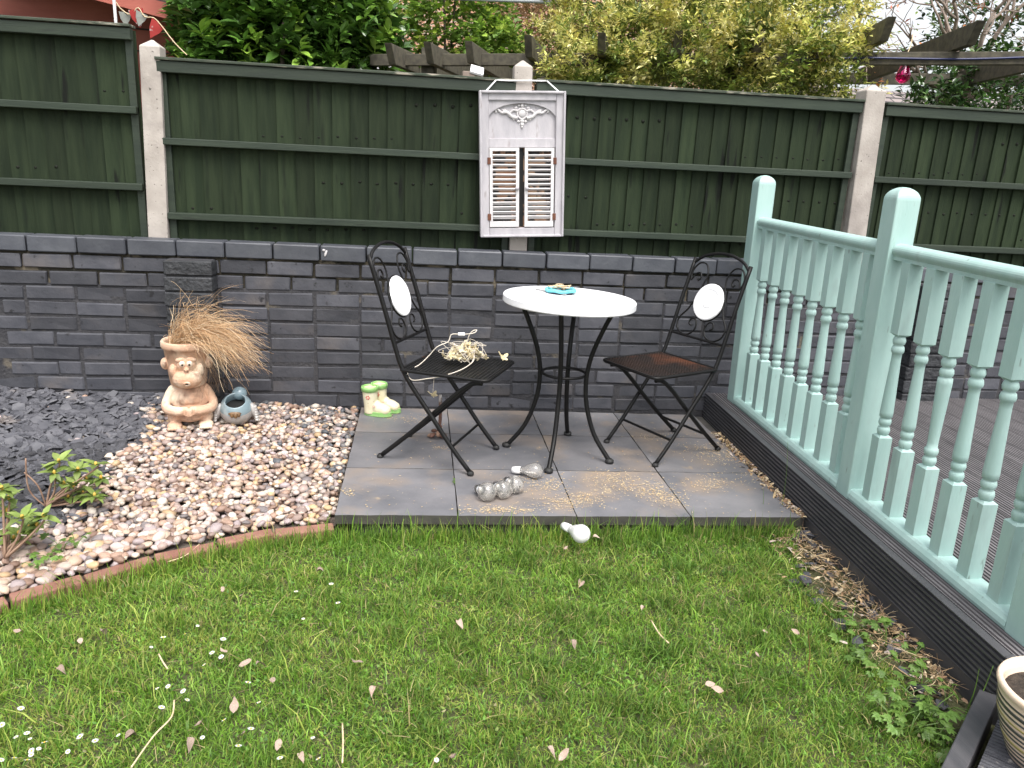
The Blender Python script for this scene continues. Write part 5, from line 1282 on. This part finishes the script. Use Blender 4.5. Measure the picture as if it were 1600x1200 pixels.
rhodo('young rhododendron with green leaf rosettes where slate meets pebbles', atz(72, 792, .0), -1.20, [(122, 735), (150, 727), (100, 757), (148, 775), (92, 722), (107, 778), (158, 748), (135, 750), (115, 760), (130, 772), (85, 740)], [((60, 760), (38, 738)), ((45, 765), (40, 716))])
rhodo('young rhododendron at the left edge of the photo above the edging', atz(8, 872, .0), -1.50, [(46, 826), (12, 800), (68, 808), (3, 765), (22, 842), (8, 832), (35, 810), (58, 822), (30, 835), (14, 780)], [])
# palmate weeds
WL = []
for k in range(3):
    m = MB()
    for j in range(5):
        a = (j-2)*.62; v, f = flat_leaf(.030*(1-.12*abs(j-2)), .013, .2, .25, 3)
        m.add(v@rotm(0, 0, a).T, f)
    me = m.mesh('leaf'); me.materials.append(M['weed'] if 'weed' in M else M['rhodo']); WL.append(me)
def weed(u, v, z0, n, label, group, big=1.0):
    p = atz(u, v, z0); t = thing('palmate_weed', label, 'weed', p, 0, group)
    for k in range(n):
        a = random.uniform(0, 2*PI); rr = random.uniform(.015, .075)*big; h_ = random.uniform(.018, .058)*big
        q_ = np.array((rr*math.cos(a), rr*math.sin(a), h_)); part('stem', MB().tube([p, p+q_*np.array((.4, .4, .7)), p+q_], .0011, 4), M['weed'], t)
        o = put('leaf', random.choice(WL), None, t, q_.tolist(), (random.uniform(-.4, .5), random.uniform(-.4, .4), a-PI/2)); s_ = random.uniform(.5, 1.05)*big; o.scale = (s_, s_, s_)
    return t
for (u, v, n, bg_) in ((1345, 985, 8, 1), (1385, 1010, 9, 1), (1330, 1010, 7, .9), (1365, 1045, 9, 1), (1405, 1100, 10, 1.1), (1440, 1075, 9, 1), (1450, 1125, 12, 1.2), (1420, 1150, 10, 1.1), (1475, 1110, 9, 1), (1310, 970, 6, .8), (1460, 1165, 9, 1), (1420, 1040, 7, .9), (1395, 1135, 9, 1)):
    weed(u, v, LZ+.01, n, 'green palmate leaved weed growing between the lawn and the deck', 'palmate weeds beside the deck', bg_)
for (u, v, n) in ((78, 872, 7), (98, 862, 6), (60, 890, 7), (118, 858, 5)):
    weed(u, v, -.02, n, 'small green weed spreading over the pebbles at the left', 'small weeds on the pebbles', .8)
weed(711, 757, pz(.78), 4, 'tiny green weed in a patio joint beside the left chair', None, .35)
# litter strip beside the deck
n = 520; b_ = rng.uniform(-2.3, -.32, n); wdt = np.where(b_ > -1.28, .045, .20*np.clip((-1.2-b_)/.4, .35, 1)); a_ = -.004-rng.random(n)*wdt
for i in range(70):
    p = dk(a_[i]-.01, min(b_[i], -1.33)); s_ = rng.uniform(.016, .034)
    o = put('slate_chip', cme[int(rng.integers(12))], None, lawn, (p[0], p[1], LZ+.012+rng.uniform(0, .012)), (rng.normal(0, .3), rng.normal(0, .3), rng.uniform(0, 6))); o.scale = (s_, s_, s_)
cols = np.array([(.36,.24,.13), (.48,.36,.20), (.26,.16,.09), (.55,.45,.3), (.20,.13,.08), (.42,.35,.3)])
def flakes(P, r, l0, l1, cl, tilt=.35):
    m = len(P); a = r.uniform(0, 2*PI, m); L_ = r.uniform(l0, l1, m); W_ = L_*r.uniform(.12, .5, m)
    d = np.stack([np.cos(a), np.sin(a), r.normal(0, tilt, m)], 1)*L_[:, None]; s_ = np.stack([-np.sin(a), np.cos(a), r.normal(0, tilt, m)], 1)*W_[:, None]
    up = np.stack([np.zeros(m), np.zeros(m), L_*r.uniform(0, .25, m)], 1)
    V = np.stack([P-d-s_, P-d*.1-s_*1.2+up, P+d-s_*.4, P+d*.9+s_*.5, P+s_*1.1+up, P-d+s_*.6], 1).reshape(-1, 3)
    i = np.arange(m)[:, None]*6; F = np.concatenate([i+np.array([[0, 1, 4, 5]]), i+np.array([[1, 2, 3, 4]])], 0)
    C_ = np.repeat(cl, 6, 0); return V, F, C_
r = np.random.default_rng(77); m = 1500
b_ = r.uniform(-2.28, -.30, m); on_p = b_ > -1.28
a_ = -.006-np.abs(r.normal(0, 1, m))*np.where(on_p, .022, .085); q_ = DO[None]+dx_[None]*a_[:, None]+dy_[None]*b_[:, None]
P_ = np.concatenate([q_, np.where(on_p, pz(2.0)+.003, LZ+.014+r.uniform(0, .02, m))[:, None]], 1)
V, F, C_ = flakes(P_, r, .003, .012, np.clip(cols[r.integers(len(cols), size=m)]*r.uniform(.7, 1.2, m)[:, None], 0, 1))
o = put('leaf_litter', bigmesh('leaf_litter', V, F, C_), M['wshave']); o['kind'] = 'stuff'; o['label'] = 'brown leaf litter along the foot of the deck'; o['category'] = 'litter'
def strawfn(r, seg):
    b1 = r.uniform(-2.25, -1.30); p = dk(-.01-abs(r.normal(0, .08)), b1); out = [np.array((p[0], p[1], LZ+.02+r.uniform(0, .025)))]; d = np.array((r.normal(), r.normal(), r.normal(0, .15)))
    for k in range(seg): d = d/np.linalg.norm(d)+r.normal(0, .3, 3)*np.array((1, 1, .3)); out.append(out[-1]+d*.010)
    return out
V, F, C_ = strands(420, strawfn, .0009, [(.5,.36,.2), (.42,.28,.15), (.6,.48,.3), (.3,.2,.12)], 7, 31)
o = put('dead_straw', bigmesh('dead_straw', V, F, C_), M['straw']); o['kind'] = 'stuff'; o['label'] = 'dead straw lying between the lawn and the deck'; o['category'] = 'straw'
# wood shavings on the slabs
spots = [(850, 757, 55, 16), (885, 785, 60, 14), (765, 797, 50, 8), (800, 796, 40, 8), (955, 745, 45, 14), (985, 757, 60, 14), (1050, 778, 30, 14), (1020, 765, 40, 12), (1115, 752, 42, 16), (1130, 710, 45, 14), (1105, 697, 45, 12), (1160, 690, 35, 18), (920, 775, 35, 10), (905, 640, 15, 4), (1030, 680, 30, 8), (1180, 735, 30, 12), (545, 770, 14, 8), (1035, 773, 14, 10), (640, 655, 40, 8), (690, 700, 20, 6), (1060, 805, 60, 3)]
PS = []
for (u, v, ru, rv) in spots:
    k = int(ru*rv*.42)+10
    for _ in range(k):
        p = atz(u+r.normal(0, ru*.5), v+r.normal(0, rv*.5), .002)
        if -1.27 < p[1] < -.02 and PX0 < p[0] < 2.02: p[2] = pz(p[0])+.0035+r.uniform(0, .001); PS.append(p)
for _ in range(500):
    p = np.array((r.uniform(.3, 2.0), r.uniform(-1.26, -.03), 0)); p[2] = pz(p[0])+.004; PS.append(p)
PS = np.array(PS); m = len(PS); wc = np.array([(.62,.45,.24), (.70,.56,.36), (.52,.36,.19), (.66,.52,.30)])
V, F, C_ = flakes(PS, r, .0012, .0048, np.clip(wc[r.integers(4, size=m)]*r.uniform(.75, 1.1, m)[:, None], 0, 1), .06)
o = put('wood_shavings', bigmesh('wood_shavings', V, F, C_), M['wshave']); o['kind'] = 'stuff'; o['label'] = 'pale wood shavings scattered over the patio slabs'; o['category'] = 'shavings'
# daisies
dm = MB()
for k in range(14):
    a = k*2*PI/14; v, f = flat_leaf(.0085, .0034, .1, -.15, 2); v = v+np.array((0, .0025, 0)); dm.add(v@rotm(0, 0, a).T, f)
dme = dm.mesh('petals'); dme.materials.append(M['daisy_w'])
cme_ = MB().ell((0, 0, .001), (.0035, .0035, .002), None, 8, 5).mesh('centre'); cme_.materials.append(M['daisy_y'])
stm = MB().tube([(0, 0, -.03), (0, 0, -.001)], .0008, 4).mesh('stalk'); stm.materials.append(M['weed'])
DP = [(130,828),(255,895),(100,1007),(168,983),(187,1018),(278,1040),(242,1080),(197,1093),(195,1117),(170,1150),(88,1137),(425,1097),(983,703),(1050,690),(1170,775),(1145,720),(1010,822),(1400,900),(1568,955),(1490,1062),(1265,1010),(1550,665),(1275,555),(1383,505),(1395,395),(1325,480),(945,445),(1157,363),(1020,383),(595,1030),(500,1003),(740,995),(10,930),(8,1150),(1235,312)]
DP = [(u/4, 900+v/4) for u, v in DP]+[(400+u/4, 900+v/4) for u, v in ((512,168),(295,268),(355,1012),(18,790),(150,1138),(390,1142),(1128,1150),(250,97),(470,50))]
for i, (u, v) in enumerate(DP):
    p = atz(u, v, LZ+.050); lab = 'small white daisy flowering in the lawn on the left' if u < 400 else 'small white daisy in the lawn towards the middle of the photo'
    t = thing('daisy', lab, 'daisy', p, 0, 'daisies in the left of the lawn' if u < 400 else 'daisies in the middle of the lawn'); t.rotation_euler = (random.uniform(-.1, .6), random.uniform(-.35, .35), random.uniform(0, 6))
    s_ = random.uniform(.45, .85); t.scale = (s_, s_, s_)
    put('petals', dme, None, t); put('centre', cme_, None, t); put('stalk', stm, None, t)
# dry leaves on the lawn
DL = []
for k in range(5):
    v, f = leaf_template(.5+.2*k, .5*(-1)**k, 5, .55); v = v.copy(); v[:, 2] += .12*np.sin(v[:, 1]*5+k)+.08*np.sin(v[:, 0]*14+k); v[:, 1] -= .5
    me = MB().add(v, [tuple(q_) for q_ in f.tolist()]).mesh('dry_leaf', smooth=True); me.materials.append(M['dryleaf']); DL.append(me)
LV = [(718, 972, .05, 'pale dry leaf lying alone in the middle of the lawn'), (558, 1038, .055, 'pinkish brown oval dry leaf left of the lawn centre'), (1110, 1068, .05, 'curled grey dry leaf in the right half of the lawn, upper piece'), (1122, 1080, .05, 'curled grey dry leaf in the right half of the lawn, lower piece'),
      (907, 910, .06, 'thin brown curled leaf in the lawn below the patio'), (862, 1172, .05, 'crumpled dry leaf at the bottom edge near the centre'), (367, 1105, .06, 'large whitish dry leaf in the lower left lawn')]
LV += [(u, v, s_, None) for u, v, s_ in ((376, 1146, .05), (381, 1040, .05), (205, 1147, .05), (162, 984, .05), (27, 989, .045), (376, 929, .045), (350, 924, .04), (95, 1045, .045), (297, 1160, .05), (313, 1133, .045), (125, 1000, .04), (880, 1183, .05), (582, 1078, .045), (407, 1035, .045), (425, 1065, .04), (435, 1162, .045), (710, 1186, .05), (1005, 949, .04), (897, 1005, .045), (350, 1020, .04), (560, 900, .04), (1245, 990, .04), (500, 890, .04), (932, 838, .05), (885, 858, .04), (1196, 986, .035), (1182, 1025, .03), (160, 905, .045), (470, 1180, .04))]
for i, (u, v, s_, lab) in enumerate(LV):
    p = atz(u, v, LZ+.042); o = put('dry_leaf', DL[i % 5], None, None, p.tolist(), (random.uniform(-.5, .5), random.uniform(-.5, .5), random.uniform(0, 6)))
    o.scale = (s_*.62, s_*.62, s_*.62); tag(o, lab or ('small dry leaf in the left half of the lawn' if u < 640 else 'small dry leaf in the right half of the lawn'), 'leaf', None if lab else ('dry leaves in the left lawn' if u < 640 else 'dry leaves in the right lawn'))
for i, (pts, lab) in enumerate((([(272, 1094), (268, 1120), (240, 1150), (205, 1199)], 'long pale curved stalk in the lower left lawn'), ([(535, 1130), (536, 1160), (535, 1192)], 'straight pale straw stalk at the bottom of the lawn'), ([(248, 1022), (255, 1035), (262, 1045)], 'short pale twig in the left lawn'), ([(1018, 970), (1030, 990), (1045, 1005)], 'thin straw stalk right of the lawn centre'), ([(262, 878), (290, 868), (312, 850)], 'thin straw stalk beside the brick edging'))):
    P_ = [atz(u, v, LZ+.045) for u, v in pts]; single('straw_stalk', MB().tube(smooth_path(P_, 4), .0022, 5), M['cord'], lab, 'stalk', P_[0], smooth=True)
# tall grass stems by the patio and deck
for i, (u0, v0, u1, v1, z0, lab) in enumerate((((1187), 815, 1193, 765, LZ, 'tall green grass blade at the right end of the patio edge'), (1222, 790, 1231, 690, -.0, 'thin tall grass stem leaning against the deck fascia'), (1262, 1055, 1262, 985, LZ, 'reddish upright dock stem in the right lawn'), (1510, 1130, 1552, 1040, LZ, 'long bright grass blade at the lower deck corner'), (1507, 1120, 1530, 1045, LZ, 'shorter bright grass blade at the lower deck corner'))):
    p = atz(u0, v0, z0); q_ = aty(u1, v1, p[1]+.01); mid = (p+q_)/2+np.array((.006, 0, .004))
    mt_ = M['dock'] if 'reddish' in lab else M['weed']
    single('grass_stem', MB().tube(smooth_path([p, mid, q_], 5), list(np.linspace(.0028 if 'thin' not in lab else .0014, .0008, 11)), 5, flat=.5), mt_, lab, 'grass', p, smooth=True)
